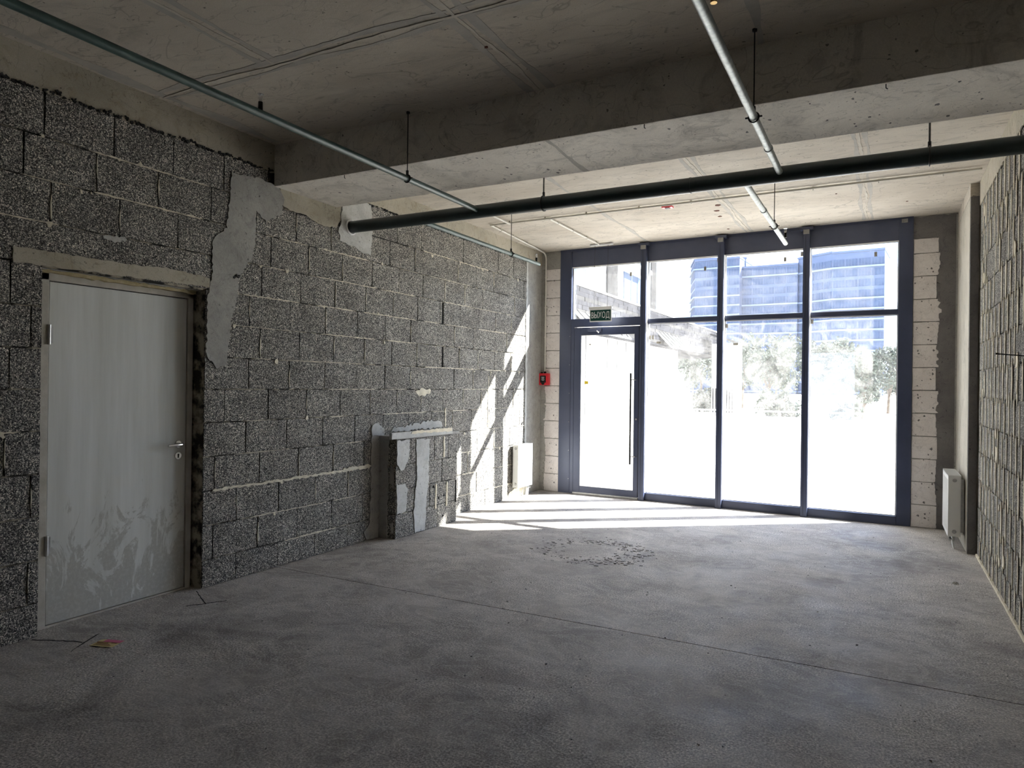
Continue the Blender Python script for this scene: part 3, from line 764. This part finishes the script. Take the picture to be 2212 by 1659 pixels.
# ------------------------------------------------------------------ protruding block boxing at the left wall
BX = -4.14; by0, by1, bz = 5.42, 6.52, .965
bb = empty('block_boxing', (0, 0, 0))
tag(bb, 'low dark block boxing with pale plaster strips built out from the left wall', 'boxing')
bb.location = (BX, by0, 0)
def rel(o): o.location = Vector(o.location) - Vector((BX, by0, 0)); return o
rel(MB().box((LWX-.01, by0+.02, 0.0), (BX-.012, by1-.01, bz-.01)).build('core', 'mortar_back', bb))
rows = [(0, .235), (.235, .47), (.47, .71), (.71, bz)]
jn = [[5.42, 5.74, 6.14, by1], [5.42, 5.60, 6.0, 6.34, by1], [5.42, 5.80, 6.22, by1], [5.42, 5.66, 6.08, 6.34, by1]]
for (z0, z1), js in zip(rows, jn):
    for a, b in zip(js, js[1:]):
        o = put('block', random.choice(full), bb, (BX+rnd(-.002, .002), a+.003, z0+.003), math.pi/2); o.scale = ((b-a-.006)/.412, 1, (z1-z0-.006)/.24); rel(o)
    o = put('block', full[3], bb, (LWX, by0, z0+.003)); o.scale = (.205/.412, 1, (z1-z0-.006)/.24); rel(o)
rel(MB().slab(ragged([(LWX, 0), (-4.235, 0), (-4.24, .3), (-4.225, .52), (-4.235, .75), (-4.22, bz), (LWX, bz)], .006), .010, lambda a, b, t: (a, by0-t+.003, b)).build('plaster_patch', 'plaster', bb))
rel(MB().slab(ragged([(-4.21, .55), (-4.17, .50), (-4.16, .68), (-4.20, .72)], .006), .008, lambda a, b, t: (a, by0-t+.003, b)).build('plaster_patch', 'plaster', bb))
rel(MB().slab(ragged([(-4.19, .05), (-4.16, .06), (-4.17, .16), (-4.20, .15)], .006), .006, lambda a, b, t: (a, by0-t+.003, b)).build('plaster_patch', 'plaster_light', bb))
for poly in ([(5.43, .955), (5.63, .95), (5.62, .76), (5.54, .67), (5.50, .66), (5.43, .72)], [(5.74, .95), (5.97, .94), (5.965, .54), (5.93, .31), (5.91, .01), (5.74, .01), (5.71, .23), (5.76, .57)],
             [(5.43, .53), (5.56, .52), (5.61, .47), (5.58, .25), (5.44, .24)]):
    rel(MB().slab(ragged(poly, .008), .007, axL(BX-.001)).build('plaster_patch', 'plaster_light', bb))
for y in (6.10, 6.31): rel(MB().slab(ragged([(y-.012, .2), (y+.015, .2), (y+.02, .45), (y-.004, .46)], .004), .005, axL(BX)).build('glue_run', 'glue', bb))
rel(MB().slab(ragged([(6.24, .73), (6.27, .73), (6.26, .95), (6.235, .95)], .005), .005, axL(BX)).build('glue_run', 'glue', bb))
rel(MB().box((BX-.01, 6.487, .21), (BX+.0045, 6.503, .455)).build('slot_hollow', 'hole', bb))
for y, z in ((6.16, .30), (6.26, .32), (6.32, .345), (6.24, .1), (6.06, .43)):
    n = 7; r = .013
    rel(MB().slab([(y+r*rnd(.6, 1.2)*math.cos(k*6.283/n), z+1.2*r*rnd(.6, 1.2)*math.sin(k*6.283/n)) for k in range(n)], .0035, axL(BX+.001)).build('drill_hole', 'hole', bb))
rel(MB().box((LWX, by0-.005, bz), (BX+.01, by1+.02, bz+.03)).build('top_board', 'plaster', bb))
rel(MB().bbox((BX-.02, 5.335, .972), (BX+.012, 6.40, 1.035), .004).build('lintel', 'plaster_light', bb))
rel(MB().slab(ragged([(5.64, 1.01), (6.38, 1.0), (6.38, 1.037), (5.66, 1.037)], .006), .004, axL(BX+.012)).build('foam_smear', 'glue', bb))

# ------------------------------------------------------------------ pipes
def ring(c, r, axis='x', t=.004, n=20):
    p = []
    for k in range(n):
        a = 2*math.pi*k/n
        p.append((c[0], c[1]+r*math.cos(a), c[2]+r*math.sin(a)) if axis == 'x' else (c[0]+r*math.cos(a), c[1], c[2]+r*math.sin(a)))
    return MB().tube(p, t, 8, closed=True)
PY, PZ, PR = 4.97, 2.945, .054
mp = empty('main_pipe', (LWX, PY, PZ))
tag(mp, 'thick dark green sprinkler main running across the room under the ceiling', 'pipe')
def rl(o, loc): o.location = Vector(o.location)-Vector(loc); return o
ML = (LWX, PY, PZ)
rl(MB().tube([(LWX-.02, PY, PZ), (RWX+.03, PY, PZ)], PR, 32).build('pipe_tube', 'pipe_dark', mp), ML)
for x in (-1.22,): rl(MB().tube([(x-.004, PY, PZ), (x+.004, PY, PZ)], PR+.003, 32).build('weld_seam', 'pipe_dark', mp), ML)
rl(ring((LWX+.008, PY, PZ), PR+.010, 'x', .010).build('wall_sleeve', 'white_plastic', mp), ML)
def hanger(parent, base, x, y, z, r, axis, thick=.005, zt=CEIL, lug=True):
    h = rl(MB().tube([(x, y, z+r+.004), (x, y, zt+.005)], thick, 8).build('hanger_rod', 'rod', parent), base)
    c = ring((x, y, z), r+.005, axis, .0045)
    c.tube([(x, y, z+r+.002), (x, y, z+r+.035)], .010, 8)
    if lug:
        d = (0, .0) 
        if axis == 'y': c.tube([(x-r-.022, y, z), (x-r, y, z)], .005, 6).tube([(x+r, y, z), (x+r+.022, y, z)], .005, 6)
    rl(c.build('pipe_clamp', 'clamp', parent), base)
    rl(MB().tube([(x, y, zt-.012), (x, y, zt)], .013, 10).build('ceiling_anchor', 'rod', parent), base)
hanger(mp, ML, -2.38, PY, PZ, PR, 'x', .006)
hanger(mp, ML, 0.24, PY, PZ, PR, 'x', .006)

def head(parent, base, x, y, z, dx=0.0, mat='black', flip=1):
    h = MB().tube([(x, y, z), (x+dx, y, z+.045*flip)], [.013, .012], 12)
    o = rl(h.build('sprinkler_head', mat, parent), base)
    x += dx
    MB2 = MB().tube([(x, y, z+.045), (x, y, z+.055)], .009, 10).tube([(x-.008, y, z+.055), (x-.011, y, z+.07), (x-.005, y, z+.085)], .0022, 6).tube([(x+.008, y, z+.055), (x+.011, y, z+.07), (x+.005, y, z+.085)], .0022, 6)
    MB2.tube([(x, y, z+.085), (x, y, z+.0875)], .017, 14).tube([(x, y, z+.055), (x, y, z+.083)], .0025, 6)
    q = MB2.build('deflector', 'chrome', o)
    return o
def branch(name, x, y0, y1, z, r, mat, label, hangers, heads, rings=()):
    base = (x, y0, z)
    p = tag(empty(name, base), label, 'pipe')
    rl(MB().tube([(x, y0, z), (x, y1-.01, z), (x, y1, z)], [r, r, r*.8], 24).build('pipe_tube', mat, p), base)
    for y in hangers: hanger(p, base, x, y, z, r, 'y', .0035)
    for y in heads: head(p, base, x+.0, y, z+r-.004)
    for y in rings: rl(MB().tube([(x, y-.012, z), (x, y+.012, z)], r+.004, 24).build('coupling', mat, p), base)
    return p
branch('branch_pipe', -2.965, -2.9, 4.93, 2.95, .0215, 'pipe_green', 'thin green sprinkler branch pipe from upper left ending at the thick main', (3.97, .9), (2.66,))
branch('branch_pipe', -3.55, 5.0, 7.32, 2.92, .0215, 'pipe_green', 'short pale green sprinkler branch beyond the main, near the left wall', (6.62,), (7.24,))
p3 = branch('branch_pipe', -.62, -2.9, 4.93, 2.95, .0215, 'pipe_zinc', 'galvanised sprinkler branch pipe at upper right ending at the thick main', (3.87, 1.3), (), (4.42,))
p4 = branch('branch_pipe', -.86, 5.0, 7.35, 2.94, .0215, 'pipe_zinc', 'short galvanised sprinkler branch beyond the main in front of the windows', (6.52,), (), (5.9,))
head(p4, (-.86, 5.0, 2.94), -.835, 7.1, 2.95)
head(p3, (-.62, -2.9, 2.95), -.575, 2.66, 2.955, mat='brass')

# ------------------------------------------------------------------ conduits
CL = (0, 0, CEIL)
cd = tag(empty('cable_conduit', (-4.12, 7.16, CEIL)), 'thin white plastic conduit crossing the ceiling and dropping to the red call point', 'conduit')
CB = (-4.12, 7.16, CEIL)
zc = CEIL-.022
rl(MB().tube([(-4.12, 7.16, zc), (.73, 7.10, zc)], .0105, 12).build('conduit_run', 'conduit', cd), CB)
fx, fy, _ = fw(-.225, -.02, 0)
pts = [(-4.12, 7.16, zc), (-4.235, 8.6, zc), (-4.262, 8.88, zc-.004)]
for k in range(6):
    a = k/5*math.pi/2; pts.append((fx+(-.002), fy-.095+.095*math.sin(a), zc-.095*(1-math.cos(a))))
pts += [(fx, fy, 2.6), (fx, fy, 1.70)]
rl(MB().tube(pts, .0105, 12).build('conduit_drop', 'conduit', cd), CB)
rl(MB().tube([(-3.355, 7.18, zc-.0), (-3.36, 8.74, zc)], .0105, 12).build('conduit_branch', 'conduit', cd), CB)
rl(MB().tube([(-3.86, 6.35, zc), (-3.86, 7.14, zc-.012)], .0105, 12).build('conduit_branch', 'conduit', cd), CB)
clips = [((x, 7.155, zc), 'x') for x in (-3.86, -3.4, -2.9, -2.3, -1.75, -1.15, -.6, -.05, .45)] + [((-4.14-.0*0, 7.45, zc), 'y'), ((-4.175, 7.85, zc), 'y'), ((-4.21, 8.3, zc), 'y'), ((-3.356, 7.4, zc), 'y'), ((-3.357, 7.85, zc), 'y'), ((-3.359, 8.3, zc), 'y'), ((-3.36, 8.65, zc), 'y'), ((-3.86, 6.8, zc), 'y')]
for (c, ax) in clips:
    m = ring(c, .0125, ax, .004, 12); m.box((c[0]-.009, c[1]-.009, c[2]+.008), (c[0]+.009, c[1]+.009, CEIL))
    rl(m.build('conduit_clip', 'conduit', cd), CB)
for z in (3.05, 2.62, 2.2, 1.95):
    m = MB().tube([(fx, fy, z-.006), (fx, fy, z+.006)], .015, 12).box((fx-.02, fy, z-.006), (fx+.02, fy+.022, z+.006))
    rl(m.build('conduit_clip', 'conduit', cd), CB)

# fire call point
fp = FA(empty('fire_call_point')); fp.location = fw(-.22, 0, 1.51)
tag(fp, 'red manual fire call point with black cover on the left aerated-block pier', 'call point')
MB().bbox((-.085, -.062, 0), (.075, -.002, .17), .010).build('housing', 'red', fp)
MB().bbox((-.058, -.068, .035), (.034, -.060, .135), .006).build('cover', 'black', fp)
MB().tube([(-.012, -.066, .03), (-.012, -.063, .03)], .026, 18).build('latch', 'black', fp)
for k in range(4):
    MB().box((-.036+.006*(k % 2), -.0695, .112-.015*k), (.014-.006*(k % 2), -.0678, .118-.015*k)).build('print_line', 'white_plastic', fp)
MB().tube([(.0, -.028, .17), (.0, -.028, .195)], .016, 12).tube([(-.05, -.028, .17), (-.05, -.028, .185)], .014, 12).build('cable_gland', 'black', fp)

# red base on ceiling
rb = empty('ceiling_base', (-2.03, 7.28, CEIL)); tag(rb, 'small flat red plastic base stuck to the ceiling beside the conduit', 'alarm base')
MB().bbox((-.055, -.04, -.018), (.055, .04, 0), .005).build('base_plate', 'red', rb)
MB().box((-.025, -.02, -.024), (.025, .02, -.017)).build('base_socket', 'black', rb)

# exit sign
es = FA(empty('exit_sign')); es.location = fw(.715, -.22, 2.37)
tag(es, 'green exit sign hanging on two wires above the glass door', 'sign')
MB().bbox((-.165, -.020, .165), (.165, .020, .20), .004).build('sign_housing', 'white_plastic', es)
MB().bbox((-.158, -.006, 0), (.158, .006, .168), .002).build('sign_panel', 'white_plastic', es)
MB().box((-.146, -.0085, .014), (.146, -.0058, .156)).build('sign_face', 'sign_green', es)
cu = bpy.data.curves.new('lettering', 'FONT'); cu.body = 'B' + 'ЫХОД'; cu.size = .1; cu.extrude = .0006; cu.offset = .0008
cu.align_x = 'CENTER'; cu.align_y = 'CENTER'
to = bpy.data.objects.new('lettering', cu); COL.objects.link(to)
bpy.context.view_layer.update()
me = bpy.data.meshes.new_from_object(to.evaluated_get(bpy.context.evaluated_depsgraph_get()))
bpy.data.objects.remove(to)
xs = [v.co.x for v in me.vertices]; ys = [v.co.y for v in me.vertices]
sx = .264/(max(xs)-min(xs)); sy = .105/(max(ys)-min(ys)); cx = (max(xs)+min(xs))/2; cy = (max(ys)+min(ys))/2
for v in me.vertices: v.co = Vector(((v.co.x-cx)*sx, -.0088-v.co.z, (v.co.y-cy)*sy+.083))
me.materials.clear(); me.materials.append(M['white_plastic'])
put('lettering', me, es)
for x in (-.095, .095): MB().tube([(x, 0, .2), (x, 0, 1.032)], .0022, 6).build('hanging_wire', 'rod', es)
MB().bbox((-.165, -.02, 1.022), (.165, .02, 1.046), .004).build('ceiling_bar', 'white_plastic', es)

# ------------------------------------------------------------------ radiators
def radiator(loc, rz, W, H, D, label, z0=.145):
    r = tag(empty('panel_radiator', loc, rz), label, 'radiator', 'white panel radiators beside the glazing')
    n = int((W-.08)/.033)
    # front panel with pressed grooves: profile in x/y extruded in z
    prof = [(0, 0.006), (.004, 0), (.035, 0)]
    x = .04
    for k in range(n):
        prof += [(x, 0), (x+.006, .007), (x+.014, .007), (x+.020, 0)]; x += (W-.08)/n
    prof += [(W-.035, 0), (W-.004, 0), (W, .006)]
    m = MB(); N = len(prof)
    zz = [z0, z0+.045, z0+.055, z0+H-.055, z0+H-.045, z0+H]
    for iz, z in enumerate(zz):
        flat = iz in (0, 1, 4, 5)
        m.v += [(px, (0 if flat and 2 < i < N-3 else py), z) for i, (px, py) in enumerate(prof)]
    for iz in range(5):
        for i in range(N-1): m.f.append((iz*N+i, iz*N+i+1, (iz+1)*N+i+1, (iz+1)*N+i)); m.sm.append(False)
    m.box((0, .008, z0), (W, .014, z0+H))
    m.build('front_panel', 'white_paint', r)
    MB().box((.01, D-.014, z0), (W-.01, D, z0+H-.01)).build('rear_panel', 'white_paint', r)
    MB().box((.012, .014, z0+.01), (W-.012, D-.014, z0+H-.02)).build('convector', 'rad_dark', r)
    for sx_ in (0, W-.003):
        s_ = MB().bbox((sx_-.002, .002, z0+.004), (sx_+.005, D-.004, z0+H), .0015).build('side_cover', 'white_paint', r)
    for px_ in (-.002, W+.002):
        for pz in (z0+.05, z0+H-.045):
            d = -1 if px_ < 0 else 1
            MB().tube([(px_, D*.5, pz), (px_+d*.010, D*.5, pz)], [.018, .013], 14).build('end_plug', 'plug', r)
    t = MB()
    nb = int(W/.022)
    for k in range(nb): t.box((.006+k*(W-.012)/nb, .006, z0+H-.004), (.006+k*(W-.012)/nb+.010, D-.006, z0+H+.002))
    t.box((0, 0, z0+H-.006), (W, .008, z0+H+.002)).box((0, D-.008, z0+H-.006), (W, D, z0+H+.002))
    t.build('top_grille', 'white_paint', r)
    for px_ in (W-.10, W-.05):
        v = MB().tube([(px_, D*.45, z0), (px_, D*.45, z0-.05)], .013, 12).tube([(px_, D*.45-.03, z0-.03), (px_, D*.45, z0-.03)], .010, 10).build('valve', 'zinc', r)
        MB().tube([(px_, D*.45, z0-.05), (px_, D*.45, .06), (px_, D*.55, .0)], .009, 10).build('riser_pipe', 'white_plastic', r)
    for px_ in (.06, W-.06): MB().box((px_-.012, D, z0+.04), (px_+.012, D+.03, z0+H-.04)).build('wall_bracket', 'plug', r)
    return r
radiator((-4.235, 8.17, 0), math.pi/2, .42, .565, .085, 'white panel radiator on the left block wall, its grooved front in sunlight')
rr = radiator((.560, 8.46, 0), -math.pi/2, .66, .58, .105, 'white panel radiator on the right corner column, seen end-on', z0=.12)

# ------------------------------------------------------------------ things on the floor
lf = empty('leaflet', (-3.90, 2.44, 0), math.radians(18)); tag(lf, 'yellow and pink printed leaflet lying on the floor before the white door', 'leaflet')
m = MB(); n = 6
for i in range(n+1):
    for j in range(2): m.v.append((-.075+.15*i/n, -.05+.10*j, .002+.004*abs(math.sin(i*.9))))
for i in range(n): m.f.append((2*i, 2*i+2, 2*i+3, 2*i+1)); m.sm.append(False)
m.build('sheet', 'leaflet', lf)
MB().box((-.035, .012, .0062), (.073, .048, .0072)).build('pink_print', 'pink', lf, label='pink printed block')
for k in range(3): MB().box((-.06, -.036+.016*k, .0062), (.05-.02*k, -.030+.016*k, .0070)).build('text_line', 'ink', lf)
for k in range(2): MB().box((-.065+.09*k, .0, .0064), (-.03+.09*k, .010, .0072)).build('text_line', 'ink', lf)

cr = MB()
for i in range(420):
    a = rnd(0, 6.283); q = random.gauss(1, .18)
    dens = 1.0 if math.cos(a-0.1) > -.2 else .35
    if random.random() > dens: continue
    x = -2.32+.42*q*math.cos(a); y = 6.0+.40*q*math.sin(a); r = rnd(.003, .013); n = 5
    cr.slab([(x+1.6*r*rnd(.4, 1.2)*math.cos(k*6.283/n), y+r*rnd(.4, 1.2)*math.sin(k*6.283/n)) for k in range(n)], rnd(.001, .005), axF(0))
o = cr.build('mortar_residue', 'floor_patch', kind='stuff')
tag(o, 'ring of rough grey mortar residue stuck on the floor', 'mortar residue', kind='stuff')
cr = MB()
for i in range(260):
    x = rnd(-4.2, .7); y = rnd(1.2, 8.6); r = rnd(.002, .007); n = 5
    cr.slab([(x+r*rnd(.4, 1.2)*math.cos(k*6.283/n), y+r*rnd(.4, 1.2)*math.sin(k*6.283/n)) for k in range(n)], rnd(.002, .005), axF(0))
o = cr.build('floor_grit', 'floor_patch', kind='stuff'); tag(o, 'fine grit scattered over the concrete floor', 'grit', kind='stuff')
def chip(x, y, r, h, label, mat='plaster_light', k=9):
    m = MB(); bot = []; top = []
    for i in range(k):
        a = i*6.283/k; q = r*rnd(.6, 1.2)
        bot.append((x+1.5*q*math.cos(a), y+q*math.sin(a), 0)); top.append((x+1.0*q*math.cos(a)*rnd(.4, .8), y+q*math.sin(a)*rnd(.4, .8), h*rnd(.5, 1)))
    m.add(bot+top+[(x, y, h)], [(i, (i+1) % k, k+(i+1) % k, k+i) for i in range(k)] + [(k+i, k+(i+1) % k, 2*k) for i in range(k)])
    tag(m.build('mortar_chip', mat), label, 'debris')
chip(.52, 6.43, .022, .022, 'small pale mortar chip on the floor near the right wall')
chip(-.006-.0, 2.86, .02, .012, 'dark flat crumb on the bare floor at lower right', 'mortar_dark')
chip(-2.45, 1.68, .014, .010, 'pale curled scrap on the dark floor at lower left')

# ------------------------------------------------------------------ outdoors
gr = MB().box((-60, 9.42, -.35), (40, 230, -.06)).build('ground', 'paving')
tag(gr, 'pale sunlit paving outside the glazing', 'paving', kind='structure')
cn = MB()
for i in range(26): cn.box((-12, 10.5+i*1.25, -.062), (8, 10.515+i*1.25, -.058))
cn.build('paving_joint', 'clad_grey', gr, kind='stuff')
kb = MB().box((-7.35, 14, -.06), (-7.2, 34, .02)).build('kerb', 'render_white'); tag(kb, 'pale kerb along the white building outside', 'kerb', kind='structure')

# long low white building with grey shingle roof
wbd = tag(empty('low_building', (-9.3, 14, -.06)), 'long low white building with grey roof seen through the glass door', 'building')
WB = (-9.3, 14, -.06)
rl(MB().box((-13, 14, -.06), (-9.3, 35.6, 3.55)).build('wall', 'render_white', wbd), WB)
rf = rl(MB().slab([(-8.75, 3.35), (-9.25, 4.93), (-9.6, 5.05), (-13.4, 5.05), (-13.4, 3.35)], 32.5, lambda a, b, t: (a, 13+t, b)).build('roof', 'roof_grey', wbd), WB)
for k in range(9):
    z = 3.42+k*.165; xx = -8.75-(z-3.35)*.5/1.58
    sg = MB()
    y = 13.05+(k % 2)*.35
    while y < 45.3:
        L = rnd(.5, 1.1); sg.box((xx-.03, y, z), (xx+.012+rnd(0, .02), min(y+L, 45.45), z+.145)); y += L+.03
    rl(sg.build('shingle_row', 'roof_grey' if k % 3 else 'clad_grey', wbd, kind='stuff'), WB)
rl(MB().box((-9.5, 13, 4.93), (-9.18, 45.5, 5.0)).build('ridge_trim', 'steel_outside', wbd), WB)
for y in (25.2, 26.3, 27.4, 28.7, 21.5, 23.0, 17.0, 19.2, 30.5): rl(MB().box((-9.31, y-.02, 0.1), (-9.285, y+.02, 3.3)).build('panel_joint', 'clad_grey', wbd), WB)
def awning(y0, y1, x=-9.28):
    a = MB().add([(x, y0, 4.35), (x, y1, 4.35), (x+1.0, y1, 3.30), (x+1.0, y0, 3.30), (x, y0, 4.30), (x, y1, 4.30), (x+1.0, y1, 3.25), (x+1.0, y0, 3.25)],
                 [(0, 1, 2, 3), (7, 6, 5, 4), (0, 3, 7, 4), (1, 5, 6, 2), (0, 4, 5, 1), (3, 2, 6, 7)]).build('awning', 'render_white', wbd)
    rl(a, WB)
    for k in range(6):
        y = y0+(y1-y0)*(k+.5)/6
        q = MB().add([(x, y-.04, 4.36), (x, y+.04, 4.36), (x+1.0, y+.04, 3.31), (x+1.0, y-.04, 3.31), (x, y-.04, 4.40), (x, y+.04, 4.40), (x+1.0, y+.04, 3.35), (x+1.0, y-.04, 3.35)],
                     [(0, 3, 2, 1), (4, 5, 6, 7), (0, 1, 5, 4), (1, 2, 6, 5), (2, 3, 7, 6), (3, 0, 4, 7)]).build('awning_rib', 'clad_grey', a)
awning(30.5, 34.5); awning(21.0, 25.0)

# small kiosk with fence
kk = tag(empty('kiosk', (-8.5, 40, -.06)), 'small white kiosk with sloping roof beyond the low building', 'building'); KB = (-8.5, 40, -.06)
rl(MB().box((-8.52, 40, -.06), (-7.22, 42, 3.95)).build('wall', 'render_white', kk), KB)
rl(MB().add([(-8.62, 39.8, 4.45), (-7.05, 39.8, 3.92), (-7.05, 42.2, 3.92), (-8.62, 42.2, 4.45), (-8.62, 39.8, 4.55), (-7.05, 39.8, 4.02), (-7.05, 42.2, 4.02), (-8.62, 42.2, 4.55)],
            [(0, 3, 2, 1), (4, 5, 6, 7), (0, 1, 5, 4), (1, 2, 6, 5), (2, 3, 7, 6), (3, 0, 4, 7)]).build('roof', 'clad_grey', kk), KB)
for k in range(8): rl(MB().box((-8.45+k*.15, 39.95, .1), (-8.40+k*.15, 40.0, 1.45)).build('slat', 'clad_grey', kk), KB)

# tall white block behind
tb = tag(empty('tall_building', (-14, 28, -.06)), 'tall white building with grey strips and blue windows above the low roof', 'building'); TB = (-14, 28, -.06)
rl(MB().box((-26, 26, -.06), (-14, 47.3, 24)).build('wall', 'render_white', tb), TB)
rl(MB().box((-14.01, 37.6, 0), (-13.93, 39.45, 24)).build('grey_strip', 'clad_grey', tb), TB)
rl(MB().box((-14.01, 46.2, 0), (-13.93, 47.35, 24)).build('grey_strip', 'clad_grey', tb), TB)
for k in range(8):
    z = .6+k*2.85
    wn = rl(MB().box((-14.0, 40.6, z), (-13.95, 44.6, z+2.2)).build('window', 'far_glass', tb), TB)
    MB().box((-13.96, 41.9, z), (-13.92, 42.05, z+2.2)).box((-13.96, 43.2, z), (-13.92, 43.35, z+2.2)).build('window_bar', 'far_band', wn)
    rl(MB().box((-14.0, 40.3, z-.45), (-13.2, 43.9, z-.2)).build('balcony_slab', 'render_white', tb), TB)
    rl(MB().box((-14.0, 31.5, z), (-13.95, 34.5, z+2.0)).build('window', 'far_glass', tb), TB)

# far apartment block, about 200 m away
ap = tag(empty('apartment_block', (-26, 200, -.06)), 'long bluish apartment block of many floors far beyond the bushes', 'building'); AB = (-26, 200, -.06)
secs = [((-52.1, 214), (-47.8, 201), 38.0), ((-47.8, 201), (-35.3, 200), 37.4), ((-35.3, 203), (-20.5, 202), 34.9), ((-20.5, 203), (-11.7, 197), 36.4), ((-11.7, 197), (0.2, 196), 36.2)]
wmesh = {}
FLH = 2.66
for si, (a, b, h) in enumerate(secs):
    a = Vector(a); b = Vector(b); d = (b-a); L = d.length; d.normalize(); nrm = Vector((d.y, -d.x)); ang = math.atan2(d.y, d.x)
    def P3(s, o, z): q = a + d*s + nrm*o; return (q.x, q.y, z)
    def bx(s0, s1, o0, o1, z0, z1):
        vs = [P3(s0, o0, z0), P3(s1, o0, z0), P3(s1, o1, z0), P3(s0, o1, z0), P3(s0, o0, z1), P3(s1, o0, z1), P3(s1, o1, z1), P3(s0, o1, z1)]
        return MB().add(vs, [(0, 3, 2, 1), (4, 5, 6, 7), (0, 1, 5, 4), (1, 2, 6, 5), (2, 3, 7, 6), (3, 0, 4, 7)])
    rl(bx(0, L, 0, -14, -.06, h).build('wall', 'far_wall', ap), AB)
    rl(bx(-.1, L+.1, .3, -14.2, h, h+.5).build('parapet', 'far_wall', ap), AB)
    nw = max(2, round(L/3.0)); ww = L/nw
    key = round(ww, 2)
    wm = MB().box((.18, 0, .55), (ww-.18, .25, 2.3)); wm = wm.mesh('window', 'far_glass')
    bm_ = MB()
    for q in range(1, 4): bm_.box((ww*q/4-.05, -.06, .55), (ww*q/4+.05, .02, 2.3))
    bar = bm_.mesh('window_bar', 'far_wall')
    nf = int(h/FLH)
    for f in range(nf):
        z = .3+f*FLH
        if f in (0,): pass
        if f < nf-3 or f == nf-1:
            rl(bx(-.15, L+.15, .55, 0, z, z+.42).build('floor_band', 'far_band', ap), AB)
        for k in range(nw):
            o = put('window', wm, ap, Vector(P3(k*ww, .12, z))-Vector(AB), ang)
            put('window_bar', bar, o)

# trees and bushes
def leafcloud(cx, cy, z0, z1, rx, n, s=.16, seed=0):
    rs = random.Random(seed); R = rs.uniform; m = MB()
    blobs = [(cx+R(-rx, rx)*.7, cy+R(-rx, rx)*.5, z0+(z1-z0)*R(.15, .9), R(.28, .5)*rx) for _ in range(16)]
    for _ in range(n):
        bx_, by_, bz_, br = rs.choice(blobs)
        v = Vector((rs.gauss(0, 1), rs.gauss(0, 1), rs.gauss(0, 1))).normalized()*br*R(.6, 1.05)
        c = Vector((bx_, by_, bz_))+v
        c.z = max(c.z, -.05)
        a = Vector((R(-1, 1), R(-1, 1), R(-1, 1))).normalized()*s*R(.5, 1.2); b = a.cross(Vector((R(-1, 1), R(-1, 1), R(-1, 1)))).normalized()*s*.5
        m.add([c-a, c+b, c+a, c-b], [(0, 1, 2, 3)])
    return m
def tree(x, y, h, r, label, n=1500, seed=0, kindname='tree'):
    n = int(n*1.5)
    t = tag(empty(kindname, (x, y, -.06)), label, 'tree' if kindname == 'tree' else 'bush', 'trees and bushes beyond the paving')
    leafcloud(0, 0, .3*h if kindname == 'tree' else 0, h, r, n, .13 if y < 80 else .3, seed).build('foliage', 'leaf', t)
    rs = random.Random(seed+50)
    m = MB().tube([(0, 0, 0), (.05, 0, h*.3), (.1, .05, h*.62)], [.09, .07, .04], 8)
    for k in range(5):
        zz = h*rs.uniform(.15, .5); m.tube([(0.03, 0, zz), (rs.uniform(-1, 1)*r*.6, rs.uniform(-.3, .3)*r, zz+h*.35)], [.04, .015], 6)
    m.build('trunk', 'bark', t)
tree(-11.3, 49.5, 4.6, 1.6, 'washed-out leafy tree between the low building and the kiosk', 1500, 1)
tree(-6.3, 46, 4.3, 1.3, 'dense leafy tree just right of the kiosk, behind the middle bay', 1700, 2)
tree(-3.9, 49.5, 4.7, 1.4, 'leafy tree behind the second mullion', 1700, 3)
tree(-2.9, 43.5, 3.9, 1.1, 'leafy tree at the left side of the right window bay', 1500, 4)
tree(-.9, 41.5, 3.2, 1.1, 'broad low tree in the centre of the right window bay', 1500, 5)
tree(.3, 47, 4.2, 1.2, 'slender tree next to the right end post of the glazing', 1300, 6)
tree(-9.9, 45.5, 1.5, 1.0, 'low bush at the left foot of the kiosk', 900, 7, 'bush')
tree(-5.0, 41.0, 1.3, 1.2, 'low bush at the edge of the paving in the middle bay', 900, 8, 'bush')
tree(-1.6, 39.3, 1.0, 0.9, 'low bush at the edge of the paving in the right bay', 900, 9, 'bush')
tree(-9.4, 55, 4.9, 1.5, 'far leafy tree just showing left of the kiosk wall', 1300, 21)
tree(-6.9, 54, 4.3, 1.4, 'far leafy tree showing right beside the kiosk', 1300, 22)
tree(-2.0, 53, 4.2, 1.5, 'far leafy tree left of centre in the right window bay', 1300, 23)
tree(.9, 54, 3.9, 1.3, 'far leafy tree at the edge of the right end post', 1300, 24)
tree(-22, 92, 8.0, 3.6, 'large far tree below the left end of the apartment block', 1600, 10)
tree(-12.5, 92, 7.6, 3.8, 'large far tree below the centre of the apartment block', 1600, 11)
tree(-3.6, 91, 7.4, 3.6, 'large far tree below the right end of the apartment block', 1600, 12)
tree(4.2, 88, 8.4, 3.0, 'large far tree in the clear sky right of the apartment block', 1400, 13)
rl_ = tag(empty('guard_rail', (-4, 38, -.06)), 'thin pale rail in front of the bushes outside', 'railing')
MB().box((-5, -.03, .32), (8, .03, .40)).build('rail', 'steel_outside', rl_)
for k in range(7): MB().box((-4.9+k*2.1, -.03, 0), (-4.8+k*2.1, .03, .34)).build('rail_post', 'steel_outside', rl_)
